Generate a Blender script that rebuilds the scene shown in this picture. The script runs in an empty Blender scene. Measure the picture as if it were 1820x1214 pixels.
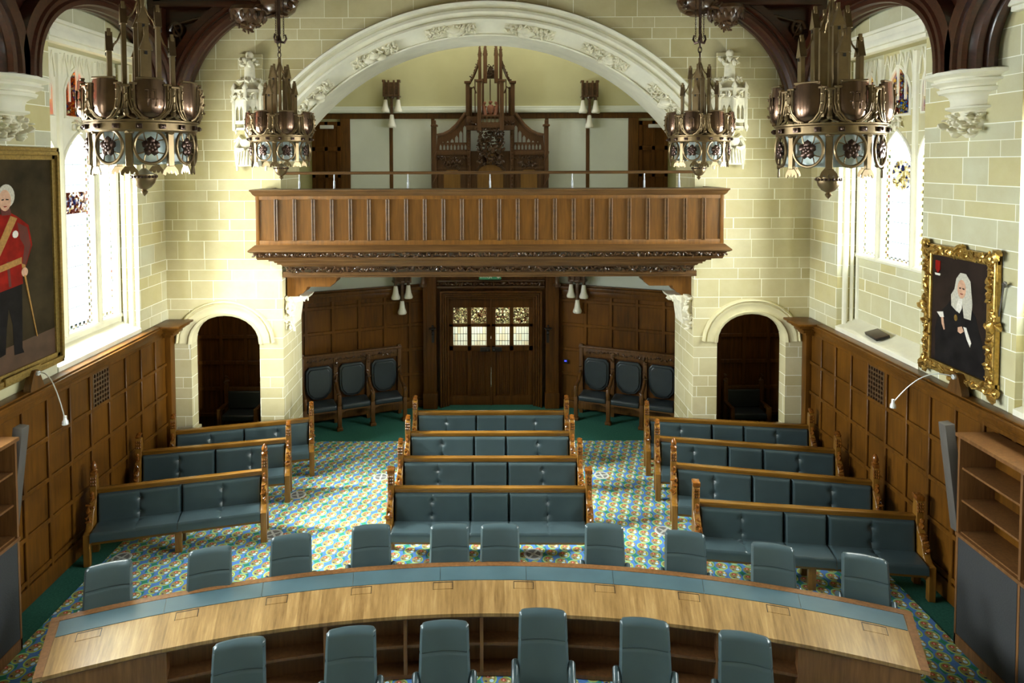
import bpy, bmesh, math, random
from mathutils import Vector, Matrix
PI = math.pi
R = math.radians
SC = bpy.context.scene
COL = SC.collection
rnd = random.Random(7)

# ------------------------------------------------------------------ node helpers
class NG:
    def __init__(s, name):
        s.m = bpy.data.materials.new(name); s.m.use_nodes = True
        s.nt = s.m.node_tree; s.nt.nodes.clear()
        s.out = s.nt.nodes.new('ShaderNodeOutputMaterial')
    def n(s, t, ins=None, **kw):
        nd = s.nt.nodes.new(t)
        for k, v in kw.items(): setattr(nd, k, v)
        for k, v in (ins or {}).items(): s.put(nd.inputs[k], v)
        return nd
    def put(s, sock, v):
        if isinstance(v, bpy.types.NodeSocket): s.nt.links.new(v, sock)
        elif isinstance(v, E_): s.nt.links.new(v.s, sock)
        else:
            if sock.type == 'RGBA' and not isinstance(v, (int, float)) and len(v) == 3: v = (*v, 1)
            sock.default_value = v
    def math(s, op, *a):
        nd = s.nt.nodes.new('ShaderNodeMath'); nd.operation = op
        for i, v in enumerate(a): s.put(nd.inputs[i], v)
        return E_(s, nd.outputs[0])
    def mix(s, f, a, b, blend='MIX'):
        nd = s.nt.nodes.new('ShaderNodeMix'); nd.data_type = 'RGBA'; nd.blend_type = blend
        s.put(nd.inputs[0], f); s.put(nd.inputs[6], a); s.put(nd.inputs[7], b)
        return nd.outputs[2]
    def ramp(s, f, stops):
        nd = s.nt.nodes.new('ShaderNodeValToRGB'); s.put(nd.inputs[0], f)
        el = nd.color_ramp.elements
        while len(el) < len(stops): el.new(0.5)
        for e, (p, c) in zip(el, stops): e.position = p; e.color = (*c, 1)
        return nd.outputs[0]
    def obj(s): return s.n('ShaderNodeTexCoord').outputs['Object']
    def pos(s): return s.n('ShaderNodeNewGeometry').outputs['Position']
    def mapv(s, v, scale=(1, 1, 1), rot=(0, 0, 0), loc=(0, 0, 0)):
        return s.n('ShaderNodeMapping', {'Vector': v, 'Scale': scale, 'Rotation': rot, 'Location': loc}).outputs[0]
    def noise(s, v, scale=5, detail=3, rough=0.55):
        return s.n('ShaderNodeTexNoise', {'Vector': v, 'Scale': scale, 'Detail': detail, 'Roughness': rough}).outputs['Fac']
    def bump(s, h, strength=0.3, dist=0.01):
        return s.n('ShaderNodeBump', {'Height': h, 'Strength': strength, 'Distance': dist}).outputs[0]
    def bsdf(s, col, rough=0.5, metal=0.0, normal=None, spec=None, coat=None, **kw):
        p = s.n('ShaderNodeBsdfPrincipled', {'Base Color': col, 'Roughness': rough, 'Metallic': metal})
        if normal is not None: s.put(p.inputs['Normal'], normal)
        if spec is not None: s.put(p.inputs['Specular IOR Level'], spec)
        if coat is not None:
            s.put(p.inputs['Coat Weight'], coat); s.put(p.inputs['Coat Roughness'], 0.15)
        for k, v in kw.items(): s.put(p.inputs[k], v)
        s.nt.links.new(p.outputs[0], s.out.inputs[0]); return p
class E_:
    def __init__(s, g, sock): s.g = g; s.s = sock
    def __add__(s, o): return s.g.math('ADD', s, o)
    def __radd__(s, o): return s.g.math('ADD', s, o)
    def __sub__(s, o): return s.g.math('SUBTRACT', s, o)
    def __mul__(s, o): return s.g.math('MULTIPLY', s, o)
    __rmul__ = __mul__
    def lt(s, o): return s.g.math('LESS_THAN', s, o)
    def gt(s, o): return s.g.math('GREATER_THAN', s, o)

def lin(r, g, b):
    f = lambda c: c / 12.92 if c <= 0.04045 else ((c + 0.055) / 1.055) ** 2.4
    return tuple(f(v / 255.) for v in (r, g, b))

# ------------------------------------------------------------------ materials
def wood(name, dark, light, rough=0.4, grain='z', scale=1.0, coat=0.0, blotch=0.5, spec=0.4):
    g = NG(name); v = g.obj()
    sc = {'z': (14, 14, 1.1), 'x': (1.1, 14, 14), 'y': (14, 1.1, 14)}[grain]
    sc = tuple(c * scale for c in sc)
    n1 = g.noise(g.mapv(v, sc), 2.2, 4, 0.6)
    n2 = g.noise(v, 1.7 * scale, 2)
    f = g.math('ADD', g.math('MULTIPLY', n1, 1 - blotch * .6), g.math('MULTIPLY', n2, blotch * .6))
    col = g.ramp(f, [(0.3, dark), (0.7, light)])
    g.bsdf(col, rough, 0, g.bump(n1, 0.12, 0.004), spec=spec, coat=coat)
    return g.m
def plain(name, col, rough=0.5, metal=0.0, var=0.15, scale=8, bump=0.0, spec=None, coat=None, **kw):
    g = NG(name); n = g.noise(g.obj(), scale, 3)
    lo = tuple(c * (1 - var) for c in col); hi = tuple(min(1, c * (1 + var)) for c in col)
    c = g.ramp(n, [(0.3, lo), (0.7, hi)])
    g.bsdf(c, rough, metal, g.bump(n, bump, 0.01) if bump else None, spec=spec, coat=coat, **kw)
    return g.m
def ashlar(name, stones, mortar, w=0.56, h=0.235, grey=0.0):
    g = NG(name)
    geo = g.n('ShaderNodeNewGeometry'); P = g.n('ShaderNodeSeparateXYZ', {0: geo.outputs['Position']})
    N = g.n('ShaderNodeSeparateXYZ', {0: geo.outputs['Normal']})
    side = g.math('GREATER_THAN', g.math('ABSOLUTE', N.outputs[0]), 0.6)
    u = g.math('ADD', g.math('MULTIPLY', P.outputs[1], side), g.math('MULTIPLY', P.outputs[0], g.math('SUBTRACT', 1.0, side)))
    z = E_(g, P.outputs[2])
    # courses of unequal height
    wob = g.math('MULTIPLY', g.math('SINE', z * (2 * PI / (3 * h))), 0.045)
    zz = z + wob
    row = g.math('FLOOR', zz * (1 / h))
    shift = g.math('MULTIPLY', g.math('SINE', row * 12.9898), 0.37)
    uw = g.math('ADD', u, shift)
    uw = uw + g.math('MULTIPLY', g.math('SINE', (uw + row * 1.7) * (2 * PI / (2.3 * w))), 0.11)
    vec = g.n('ShaderNodeCombineXYZ', {0: uw, 1: zz})
    br = g.n('ShaderNodeTexBrick', {'Vector': vec.outputs[0], 'Color1': stones[0], 'Color2': stones[1], 'Mortar': mortar, 'Scale': 1.0,
             'Mortar Size': 0.0055, 'Mortar Smooth': 0.1, 'Bias': 0.0, 'Brick Width': w, 'Row Height': h}, offset=0.5, squash=1.0)
    big = g.noise(geo.outputs['Position'], 2.6, 5, .65); fine = g.noise(geo.outputs['Position'], 9, 4)
    col = g.mix(g.math('MULTIPLY', g.math('SUBTRACT', 1.0, br.outputs['Fac']), g.math('MULTIPLY', g.math('SUBTRACT', big, 0.3), 0.95)), br.outputs['Color'], stones[2])
    col = g.mix(g.math('MULTIPLY', fine, 0.18), col, stones[3])
    hgt = g.math('MULTIPLY', br.outputs['Fac'], -0.3)
    g.bsdf(col, 0.85, 0, g.bump(g.math('ADD', hgt, g.math('MULTIPLY', fine, 0.25)), 0.25, 0.01), spec=0.2)
    return g.m
def carpet_mat(name):
    g = NG(name)
    v = g.n('ShaderNodeSeparateXYZ', {0: g.mapv(g.pos(), (1 / .172, 1 / .172, 1), (0, 0, R(17)))})
    x, y = E_(g, v.outputs[0]), E_(g, v.outputs[1])
    ci = g.math('FLOOR', x); cj = g.math('FLOOR', y)
    fx = x - ci - .5; fy = y - cj - .5
    par = g.math('MULTIPLY', g.math('FLOORED_MODULO', cj + ci * 0.0, 2.0), 2.0) - 1.0
    d = g.math('SQRT', fx * fx + fy * fy)
    disc = d.lt(0.40)
    ring = g.math('MULTIPLY', g.math('ABSOLUTE', d - 0.44).lt(0.042), (fx * par).gt(-0.22))
    def dot(px, py, r, ex=1.0):
        a = fx - px; b = (fy - py) * ex
        return g.math('SQRT', a * a + b * b).lt(r)
    nz = g.noise(g.pos(), 60, 2)
    blue = g.mix(nz, lin(74, 112, 182), lin(98, 146, 206))
    grn = g.math('GREATER_THAN', g.math('SINE', (x + y * .5) * PI), 0.2)
    base = g.mix(g.math('MULTIPLY', grn, g.math('MULTIPLY', d.gt(0.52), 1.0)), blue, lin(56, 134, 102))
    c = g.mix(disc, base, lin(150, 138, 88))
    c = g.mix(ring, c, lin(170, 206, 108))
    c = g.mix(dot(-.12, .16, .15, 1.3), c, lin(188, 72, 60))
    c = g.mix(dot(-.12, .15, .06), c, lin(226, 180, 160))
    c = g.mix(dot(.2, .16, .085), c, lin(240, 226, 176))
    c = g.mix(dot(.2, -.1, .13), c, lin(186, 222, 240))
    c = g.mix(dot(-.12, -.24, .09, 1.6), c, lin(52, 58, 92))
    g.bsdf(c, 0.95, 0, g.bump(nz, 0.3, 0.005), spec=0.1)
    return g.m
def glass_mat(name, kind):
    """leaded light: clear quarries, coloured border, a painted shield zone; generated coordinates of the pane"""
    g = NG(name)
    tc = g.n('ShaderNodeTexCoord'); gs = g.n('ShaderNodeSeparateXYZ', {0: tc.outputs['Generated']})
    ob = g.n('ShaderNodeSeparateXYZ', {0: tc.outputs['Object']})
    u, v = E_(g, gs.outputs[1]), E_(g, gs.outputs[2])
    oy, oz = E_(g, ob.outputs[1]), E_(g, ob.outputs[2])
    vor = g.n('ShaderNodeTexVoronoi', {'Vector': g.n('ShaderNodeCombineXYZ', {0: oy, 1: oz}).outputs[0], 'Scale': 24.0})
    sep = g.n('ShaderNodeSeparateColor', {0: vor.outputs['Color']})
    if kind == 'red': stops = [(0, lin(200, 20, 16)), (.35, lin(240, 170, 30)), (.5, lin(190, 12, 10)), (.75, lin(250, 235, 190)), (.9, lin(30, 40, 170))]
    elif kind == 'blue': stops = [(0, lin(20, 40, 190)), (.3, lin(250, 220, 90)), (.5, lin(60, 150, 230)), (.7, lin(250, 240, 200)), (.88, lin(200, 40, 40))]
    else: stops = [(0, lin(60, 110, 160)), (.3, lin(240, 214, 110)), (.5, lin(255, 250, 230)), (.7, lin(70, 140, 120)), (.9, lin(190, 70, 60))]
    colr = g.ramp(sep.outputs[0], stops)
    br = g.n('ShaderNodeTexBrick', {'Vector': g.n('ShaderNodeCombineXYZ', {0: oy, 1: oz}).outputs[0], 'Color1': (1, 1, 1, 1), 'Color2': (.95, 1, .98, 1),
             'Mortar': (.35, .4, .38, 1), 'Scale': 1.0, 'Mortar Size': 0.004, 'Brick Width': 0.62, 'Row Height': 0.3}, offset=0.0)
    if kind in ('red', 'blue'):
        c = colr
    else:
        bw = 0.1
        edge = g.math('MINIMUM', g.math('MINIMUM', u, 1.0 - u if False else g.math('SUBTRACT', 1.0, u)), g.math('MULTIPLY', g.math('MINIMUM', v, g.math('SUBTRACT', 1.0, v)), 4.0))
        bord = edge.lt(bw)
        chk = g.n('ShaderNodeTexChecker', {'Vector': g.n('ShaderNodeCombineXYZ', {0: oy, 1: oz}).outputs[0], 'Scale': 20.0}).outputs['Fac']
        c = g.mix(g.math('MULTIPLY', bord, g.math('ADD', g.math('MULTIPLY', chk, 0.95), 0.0)), br.outputs['Color'], g.mix(1.0, colr, (.3, .3, .3), 'MULTIPLY'))
        a = (v - 0.66) * 6.5; b = (u - 0.5) * 2.2
        if kind == 'arms_red': sh = g.math('MULTIPLY', g.math('ABSOLUTE', v - 0.645).lt(0.055), g.math('ABSOLUTE', u - 0.5).lt(0.42))
        else: sh = g.math('SQRT', a * a + b * b).lt(0.75)
        if kind in ('arms', 'arms_red'):
            arms = g.ramp(sep.outputs[1], [(0, (1, .95, .8)), (.22, (.16, .008, .008) if kind == 'arms_red' else (.3, .22, .05)), (.5, (.12, .006, .006) if kind == 'arms_red' else (.9, .85, .6)), (.62, (.5, .4, .2)), (.75, (.9, .9, .85)), (.9, (.05, .06, .16))])
            c = g.mix(sh, c, arms)
    ld = g.n('ShaderNodeTexVoronoi', {'Vector': g.n('ShaderNodeCombineXYZ', {0: oy, 1: oz}).outputs[0], 'Scale': 24.0}, feature='DISTANCE_TO_EDGE').outputs['Distance']
    if kind in ('red', 'blue'):
        c = g.mix(1.0, c, (.4, .4, .4), 'MULTIPLY'); c = g.mix(g.math('LESS_THAN', ld, 0.05), c, (.01, .01, .01))
    t = g.n('ShaderNodeBsdfTransparent', {'Color': c})
    gl = g.n('ShaderNodeBsdfGlossy', {'Roughness': 0.12})
    mx = g.n('ShaderNodeMixShader', {0: 0.05, 1: t.outputs[0], 2: gl.outputs[0]})
    g.nt.links.new(mx.outputs[0], g.out.inputs[0])
    return g.m
def leather(name, col, rough=0.38):
    g = NG(name); v = g.obj(); n = g.noise(v, 90, 3); b = g.noise(v, 3, 2)
    c = g.ramp(b, [(0.3, tuple(k * .88 for k in col)), (0.7, tuple(k * 1.1 for k in col))])
    g.bsdf(c, rough, 0, g.bump(n, 0.12, 0.002), spec=0.5, coat=0.15)
    return g.m
def veneer(name):
    """walnut bands running across the curved desk: angle about the arc centre"""
    g = NG(name); v = g.n('ShaderNodeSeparateXYZ', {0: g.obj()})
    x, y = E_(g, v.outputs[0]), E_(g, v.outputs[1])
    ang = g.math('ARCTAN2', x, y); rad = g.math('SQRT', x * x + y * y)
    pv = g.n('ShaderNodeCombineXYZ', {0: ang * 150.0, 1: rad * 1.1})
    n1 = g.noise(pv.outputs[0], 1.7, 5, 0.65)
    band = g.math('FLOOR', ang * 92.0)
    wn = g.n('ShaderNodeTexWhiteNoise', {'W': band}, noise_dimensions='1D').outputs['Value']
    f = g.math('ADD', g.math('MULTIPLY', n1, 0.75), g.math('MULTIPLY', wn, 0.16))
    col = g.ramp(f, [(0.25, lin(106, 78, 42)), (0.5, lin(148, 116, 70)), (0.75, lin(180, 150, 100))])
    g.bsdf(col, 0.3, 0, spec=0.5, coat=.25)
    return g.m

M = {}
M['stone'] = ashlar('ashlar_stone', [lin(190, 179, 132), lin(212, 203, 164), lin(168, 152, 104), lin(216, 210, 182)], lin(246, 245, 228))
M['stone_side'] = ashlar('ashlar_stone_weathered', [lin(200, 188, 132), lin(198, 198, 172), lin(170, 154, 108), lin(216, 212, 188)], lin(246, 245, 230))
M['moulded'] = plain('dressed_stone', lin(230, 226, 206), 0.8, 0, 0.07, 3, 0.08, spec=0.2)
M['stone_plain'] = plain('plain_stone_moulding', lin(214, 205, 164), 0.85, 0, 0.06, 4, 0.08, spec=0.2)
M['carved_stone'] = plain('carved_pale_stone', lin(228, 222, 198), 0.85, 0, 0.1, 14, 0.3, spec=0.2)
M['plaster'] = plain('cream_plaster', lin(186, 184, 142), 0.9, 0, 0.05, 1.5, spec=0.15)
M['whitewall'] = plain('white_plaster', lin(214, 220, 208), 0.9, 0, 0.04, 1.5, spec=0.15)
M['oak'] = wood('oak_panel', lin(58, 34, 7), lin(116, 73, 20), 0.36, 'z', 0.7, blotch=.9, spec=.25)
M['oak_dark'] = wood('oak_panel_dark', lin(54, 31, 7), lin(96, 59, 18), 0.38, 'z', 0.7, spec=.25)
M['oak_frame'] = wood('oak_framing', lin(60, 37, 11), lin(106, 69, 25), 0.4, 'z', 1.0)
M['oak_red'] = wood('gallery_oak', lin(84, 52, 16), lin(132, 86, 32), 0.36, 'z', 0.8, coat=0.15)
M['oak_rail'] = wood('gallery_moulding', lin(72, 48, 24), lin(116, 82, 44), 0.4, 'x', 0.8)
M['bench_oak'] = wood('bench_oak', lin(98, 64, 18), lin(146, 102, 38), 0.3, 'z', 0.8, coat=0.3)
M['bench_rail'] = wood('bench_rail_oak', lin(98, 64, 18), lin(148, 104, 38), 0.26, 'x', 0.8, coat=0.4)
M['carved'] = wood('carved_dark_oak', lin(50, 33, 19), lin(98, 68, 42), 0.3, 'x', 1.2, coat=0.5)
M['carved_glossy'] = wood('carved_bench_oak', lin(84, 46, 10), lin(140, 84, 28), 0.22, 'z', 1.2, coat=0.6)
M['roof'] = wood('roof_timber', lin(36, 16, 8), lin(72, 34, 18), 0.32, 'x', 0.8, coat=0.35)
M['throne'] = wood('screen_oak', lin(64, 42, 22), lin(108, 74, 42), 0.45, 'z', 1.0)
M['throne_light'] = wood('screen_oak_light', lin(118, 84, 38), lin(150, 110, 54), 0.45, 'z', 0.8)
M['walnut'] = wood('walnut', lin(90, 58, 30), lin(132, 92, 54), 0.35, 'z', 1.0)
M['walnut_dark'] = wood('walnut_carcass', lin(76, 48, 26), lin(112, 76, 44), 0.45, 'z', 0.9)
M['veneer'] = veneer('walnut_veneer')
M['leather'] = leather('teal_leather', lin(60, 75, 78), 0.30)
M['leather_dark'] = leather('dark_teal_leather', lin(42, 50, 53), 0.36)
M['inlay'] = leather('blue_desk_leather', lin(66, 88, 93), 0.45)
M['carpet'] = carpet_mat('patterned_carpet')
M['green'] = plain('green_carpet', lin(46, 94, 80), 0.95, 0, 0.18, 40, 0.2, spec=0.1)
M['copper'] = plain('copper', lin(114, 91, 75), 0.22, 0.9, 0.25, 6)
M['bronze'] = plain('bronze', lin(124, 104, 74), 0.32, 0.75, 0.15, 8)
M['bronze_dark'] = plain('dark_bronze', lin(76, 58, 50), 0.28, 0.75, 0.25, 12)
M['opal'] = plain('opal_glass', lin(206, 220, 216), 0.25, 0, 0.04, 4, **{'Transmission Weight': 0.35, 'Subsurface Weight': 0.0})
M['shade'] = plain('frosted_shade', lin(226, 226, 212), 0.35, 0, 0.04, 4)
M['gold'] = plain('gilding', lin(188, 152, 82), 0.3, 0.8, 0.3, 20, 0.2)
M['gold_flat'] = plain('dull_gilding', lin(150, 124, 66), 0.42, 0.6, 0.25, 30, 0.4)
M['canvas'] = plain('dark_oil_paint', lin(38, 28, 24), 0.5, 0, 0.4, 4, spec=0.1)
M['canvas_brown'] = plain('brown_oil_paint', lin(50, 40, 24), 0.5, 0, 0.5, 3, spec=0.12)
M['steel'] = plain('brushed_steel', lin(140, 142, 144), 0.4, 1.0, 0.05, 8)
M['white_metal'] = plain('white_metal', lin(214, 216, 214), 0.3, 0.3, 0.04, 8)
M['grey'] = plain('grey_enamel', lin(88, 83, 77), 0.5, 0, 0.05, 6)
M['mesh_cloth'] = plain('grille_cloth', lin(48, 49, 50), 0.85, 0, 0.12, 60, 0.3)
M['black'] = plain('black_metal', lin(34, 30, 28), 0.4, 0.2, 0.2, 10)
M['vent'] = plain('vent_metal', lin(190, 192, 184), 0.5, 0.0, 0.06, 10)
M['vent_hole'] = plain('vent_recess', lin(112, 112, 108), 0.8, 0, 0.1, 10)
M['brass'] = plain('brass', lin(176, 138, 74), 0.3, 0.9, 0.1, 10)
M['sign_green'] = plain('sign_green', lin(60, 140, 104), 0.5, 0, 0.04, 10)
M['sign_white'] = plain('sign_white', lin(210, 224, 208), 0.5, 0, 0.03, 10)
M['skin'] = plain('painted_skin', lin(196, 152, 124), 0.5, 0, 0.2, 20)
M['hair'] = plain('painted_grey_hair', lin(186, 180, 164), 0.5, 0, 0.2, 40)
M['red_coat'] = plain('painted_red_cloth', lin(130, 22, 14), 0.6, 0, 0.35, 6, spec=0.1)
M['black_coat'] = plain('painted_black_cloth', lin(26, 23, 23), 0.6, 0, 0.45, 5, spec=0.08)
M['brown_ground'] = plain('painted_brown_ground', lin(74, 50, 34), 0.5, 0, 0.3, 5)
M['red_shadow'] = plain('painted_dark_red_cloth', lin(84, 16, 12), 0.5, 0, 0.3, 6)
M['lace'] = plain('painted_white_lace', lin(216, 210, 198), 0.5, 0, 0.15, 50)
M['sash'] = plain('painted_gold_sash', lin(160, 116, 54), 0.5, 0, 0.25, 30)
M['glass_plain'] = glass_mat('leaded_glass', 'border')
M['glass_arms'] = glass_mat('leaded_glass_with_arms', 'arms')
M['glass_arms_red'] = glass_mat('leaded_glass_with_red_arms', 'arms_red')
M['glass_red'] = glass_mat('red_stained_glass', 'red')
M['glass_blue'] = glass_mat('blue_stained_glass', 'blue')
def door_glass(name):
    g = NG(name); tc = g.n('ShaderNodeTexCoord'); o = g.n('ShaderNodeSeparateXYZ', {0: tc.outputs['Object']})
    x, z = E_(g, o.outputs[0]), E_(g, o.outputs[2])
    v = g.n('ShaderNodeCombineXYZ', {0: x, 1: z}).outputs[0]
    br = g.n('ShaderNodeTexBrick', {'Vector': v, 'Color1': (1, 1, .97, 1), 'Color2': lin(250, 226, 184) + (1,), 'Mortar': (.03, .03, .03, 1), 'Scale': 1.0,
             'Mortar Size': 0.004, 'Brick Width': 0.062, 'Row Height': 0.16, 'Bias': -0.6}, offset=0.0)
    t = g.n('ShaderNodeBsdfTransparent', {'Color': br.outputs['Color']})
    g.nt.links.new(t.outputs[0], g.out.inputs[0]); return g.m
M['door_glass'] = door_glass('door_leaded_glass')
def door_glass2(name):
    g = NG(name); tc = g.n('ShaderNodeTexCoord')
    vo = g.n('ShaderNodeTexVoronoi', {'Vector': tc.outputs['Object'], 'Scale': 26.0})
    ed = g.n('ShaderNodeTexVoronoi', {'Vector': tc.outputs['Object'], 'Scale': 26.0}, feature='DISTANCE_TO_EDGE').outputs['Distance']
    s = g.n('ShaderNodeSeparateColor', {0: vo.outputs['Color']})
    c = g.ramp(s.outputs[0], [(0, lin(170, 164, 134)), (.4, lin(220, 216, 190)), (.6, lin(150, 100, 70)), (.8, lin(236, 232, 214))])
    c = g.mix(g.math('LESS_THAN', ed, 0.07), c, (.03, .025, .02))
    t = g.n('ShaderNodeBsdfTransparent', {'Color': c})
    g.nt.links.new(t.outputs[0], g.out.inputs[0]); return g.m
M['door_glass2'] = door_glass2('door_painted_glass')
def emit(name, col, st):
    g = NG(name); e = g.n('ShaderNodeEmission', {'Color': (*col, 1), 'Strength': st}); g.nt.links.new(e.outputs[0], g.out.inputs[0]); return g.m
M['blue_led'] = emit('blue_display', lin(60, 70, 250), 2.5)

# ------------------------------------------------------------------ mesh builder
def _ico(sub):
    bm = bmesh.new(); bmesh.ops.create_icosphere(bm, subdivisions=sub, radius=1)
    v = [x.co.copy() for x in bm.verts]; f = [[q.index for q in p.verts] for p in bm.faces]; bm.free(); return v, f
ICO1, ICO2 = _ico(1), _ico(2)
class MB:
    def __init__(s): s.v = []; s.f = []
    def add(s, vs, fs, mt=None):
        b = len(s.v)
        s.v += [tuple(mt @ Vector(p)) if mt is not None else tuple(p) for p in vs]
        s.f += [[b + i for i in q] for q in fs]; return s
    def bm(s, bm, mt=None):
        bm.verts.index_update()
        s.add([x.co.copy() for x in bm.verts], [[q.index for q in p.verts] for p in bm.faces], mt); bm.free(); return s
    def box(s, x0, x1, y0, y1, z0, z1, r=0, seg=2, mt=None):
        bm = bmesh.new(); bmesh.ops.create_cube(bm, size=1)
        for v in bm.verts: v.co = Vector(((x0 + x1) / 2 + v.co.x * (x1 - x0), (y0 + y1) / 2 + v.co.y * (y1 - y0), (z0 + z1) / 2 + v.co.z * (z1 - z0)))
        if r: bmesh.ops.bevel(bm, geom=bm.edges[:], offset=min(r, abs(x1 - x0) * .49, abs(y1 - y0) * .49, abs(z1 - z0) * .49), segments=seg, profile=.6, affect='EDGES')
        return s.bm(bm, mt)
    def prism(s, poly, a, b, axis='x', mt=None):
        """poly of 2D points; axis x: (y,z)  y: (x,z)  z: (x,y)"""
        k = len(poly)
        P = {'x': lambda p, t: (t, p[0], p[1]), 'y': lambda p, t: (p[0], t, p[1]), 'z': lambda p, t: (p[0], p[1], t)}[axis]
        vs = [P(p, a) for p in poly] + [P(p, b) for p in poly]
        fs = [list(range(k))[::-1], list(range(k, 2 * k))] + [[i, (i + 1) % k, k + (i + 1) % k, k + i] for i in range(k)]
        return s.add(vs, fs, mt)
    def tube(s, pts, r, n=8, closed=False, mt=None, cap=True):
        pts = [Vector(p) for p in pts]; m = len(pts); rr = r if isinstance(r, (list, tuple)) else [r] * m
        vs = []; up = None
        for i, p in enumerate(pts):
            a = pts[(i - 1) % m] if (closed or i) else p; b = pts[(i + 1) % m] if (closed or i < m - 1) else p
            t = (b - a)
            t = t.normalized() if t.length > 1e-9 else Vector((0, 0, 1))
            if up is None: up = t.orthogonal().normalized()
            up = (up - t * up.dot(t)); up = up.normalized() if up.length > 1e-6 else t.orthogonal().normalized()
            w = t.cross(up)
            for k in range(n):
                an = 2 * PI * k / n; vs.append(p + (up * math.cos(an) + w * math.sin(an)) * rr[i])
        fs = [[i * n + k, i * n + (k + 1) % n, ((i + 1) % m) * n + (k + 1) % n, ((i + 1) % m) * n + k] for i in range(m if closed else m - 1) for k in range(n)]
        if cap and not closed: fs += [list(range(n))[::-1], [(m - 1) * n + k for k in range(n)]]
        return s.add(vs, fs, mt)
    def lathe(s, prof, n=24, mt=None, a0=0, a1=2 * PI):
        full = abs(a1 - a0 - 2 * PI) < 1e-6; m = n if full else n + 1
        vs = [(r * math.cos(a0 + (a1 - a0) * k / n), r * math.sin(a0 + (a1 - a0) * k / n), z) for (r, z) in prof for k in range(m)]
        fs = []
        for i in range(len(prof) - 1):
            for k in range(n):
                k2 = (k + 1) % m
                fs.append([i * m + k, i * m + k2, (i + 1) * m + k2, (i + 1) * m + k])
        if full:
            if prof[0][0] > 1e-5: fs.append([k for k in range(m)][::-1])
            if prof[-1][0] > 1e-5: fs.append([(len(prof) - 1) * m + k for k in range(m)])
        return s.add(vs, fs, mt)
    def ball(s, c, r, sub=1, mt=None, rot=None):
        r = (r, r, r) if isinstance(r, (int, float)) else r
        V, F = ICO1 if sub == 1 else ICO2
        mm = Matrix.Translation(Vector(c)) @ (rot or Matrix()) @ Matrix.Diagonal((*r, 1))
        if mt is not None: mm = mt @ mm
        return s.add(V, F, mm)
    def sweep(s, prof, frames, closed_prof=True, caps=True):
        """prof: 2D pts; frames: list of functions/point lists mapping (a,b)->3D"""
        k = len(prof); vs = []
        for fr in frames: vs += [fr(p) for p in prof]
        fs = []
        for i in range(len(frames) - 1):
            for j in range(k if closed_prof else k - 1):
                fs.append([i * k + j, i * k + (j + 1) % k, (i + 1) * k + (j + 1) % k, (i + 1) * k + j])
        if caps and closed_prof: fs += [list(range(k))[::-1], [(len(frames) - 1) * k + j for j in range(k)]]
        return s.add(vs, fs)
    def build(s, name, m, parent=None, smooth=True, loc=None, rot=None):
        me = bpy.data.meshes.new(name); me.from_pydata([tuple(p) for p in s.v], [], s.f); me.validate()
        bm = bmesh.new(); bm.from_mesh(me); bmesh.ops.recalc_face_normals(bm, faces=bm.faces[:]); bm.to_mesh(me); bm.free()
        if smooth:
            me.polygons.foreach_set('use_smooth', [True] * len(me.polygons)); me.set_sharp_from_angle(angle=R(38))
        me.materials.append(M[m] if isinstance(m, str) else m)
        o = bpy.data.objects.new(name, me); COL.objects.link(o)
        if parent: o.parent = parent
        if loc: o.location = loc
        if rot: o.rotation_euler = rot
        return o
def fret(outer, holes, depth):
    """flat pierced plate: returns (verts, faces) in XZ plane, thickness along Y"""
    cu = bpy.data.curves.new('c', 'CURVE'); cu.dimensions = '2D'; cu.fill_mode = 'BOTH'; cu.extrude = depth / 2
    outs = outer if isinstance(outer[0][0], (list, tuple)) else [outer]
    for poly in outs + holes:
        sp = cu.splines.new('POLY'); sp.points.add(len(poly) - 1); sp.use_cyclic_u = True
        for p, q in zip(sp.points, poly): p.co = (q[0], q[1], 0, 1)
    o = bpy.data.objects.new('c', cu); COL.objects.link(o)
    dg = bpy.context.evaluated_depsgraph_get(); me = bpy.data.meshes.new_from_object(o.evaluated_get(dg))
    vs = [(v.co.x, v.co.z, v.co.y) for v in me.vertices]; fs = [list(p.vertices) for p in me.polygons]
    bpy.data.objects.remove(o); bpy.data.curves.remove(cu); bpy.data.meshes.remove(me)
    return vs, fs
def arc(cx, cz, r, a0, a1, n, rz=None):
    rz = rz or r
    return [(cx + r * math.cos(R(a0 + (a1 - a0) * i / n)), cz + rz * math.sin(R(a0 + (a1 - a0) * i / n))) for i in range(n + 1)]
def ogee(x0, x1, z0, zs, zt, n=6):
    """light outline: sill z0, springing zs, pointed ogee top zt"""
    w = (x1 - x0) / 2; c = (x0 + x1) / 2; h = zt - zs
    left = []
    for i in range(n + 1):
        t = i / n
        x = w * (1 - t) if False else w * (math.cos(t * PI / 2) * .65 + (1 - t) * .35)
        z = zs + h * (.62 * math.sin(t * PI / 2) + .38 * t * t)
        left.append((x, z))
    return [(x0, z0), (x1, z0)] + [(c + x, z) for x, z in left] + [(c - x, z) for x, z in left[-2::-1]]
def empty(name, label=None, cat=None, loc=(0, 0, 0), rz=0, group=None, kind=None):
    o = bpy.data.objects.new(name, None); COL.objects.link(o); o.location = loc; o.rotation_euler = (0, 0, rz)
    o.empty_display_size = .1
    return tag(o, label, cat, group, kind)
def tag(o, label=None, cat=None, group=None, kind=None):
    if label: o['label'] = label
    if cat: o['category'] = cat
    if group: o['group'] = group
    if kind: o['kind'] = kind
    return o
def copy_tree(o, parent=None):
    c = o.copy(); COL.objects.link(c)
    if parent: c.parent = parent
    for ch in list(o.children): copy_tree(ch, c)
    return c
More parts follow.
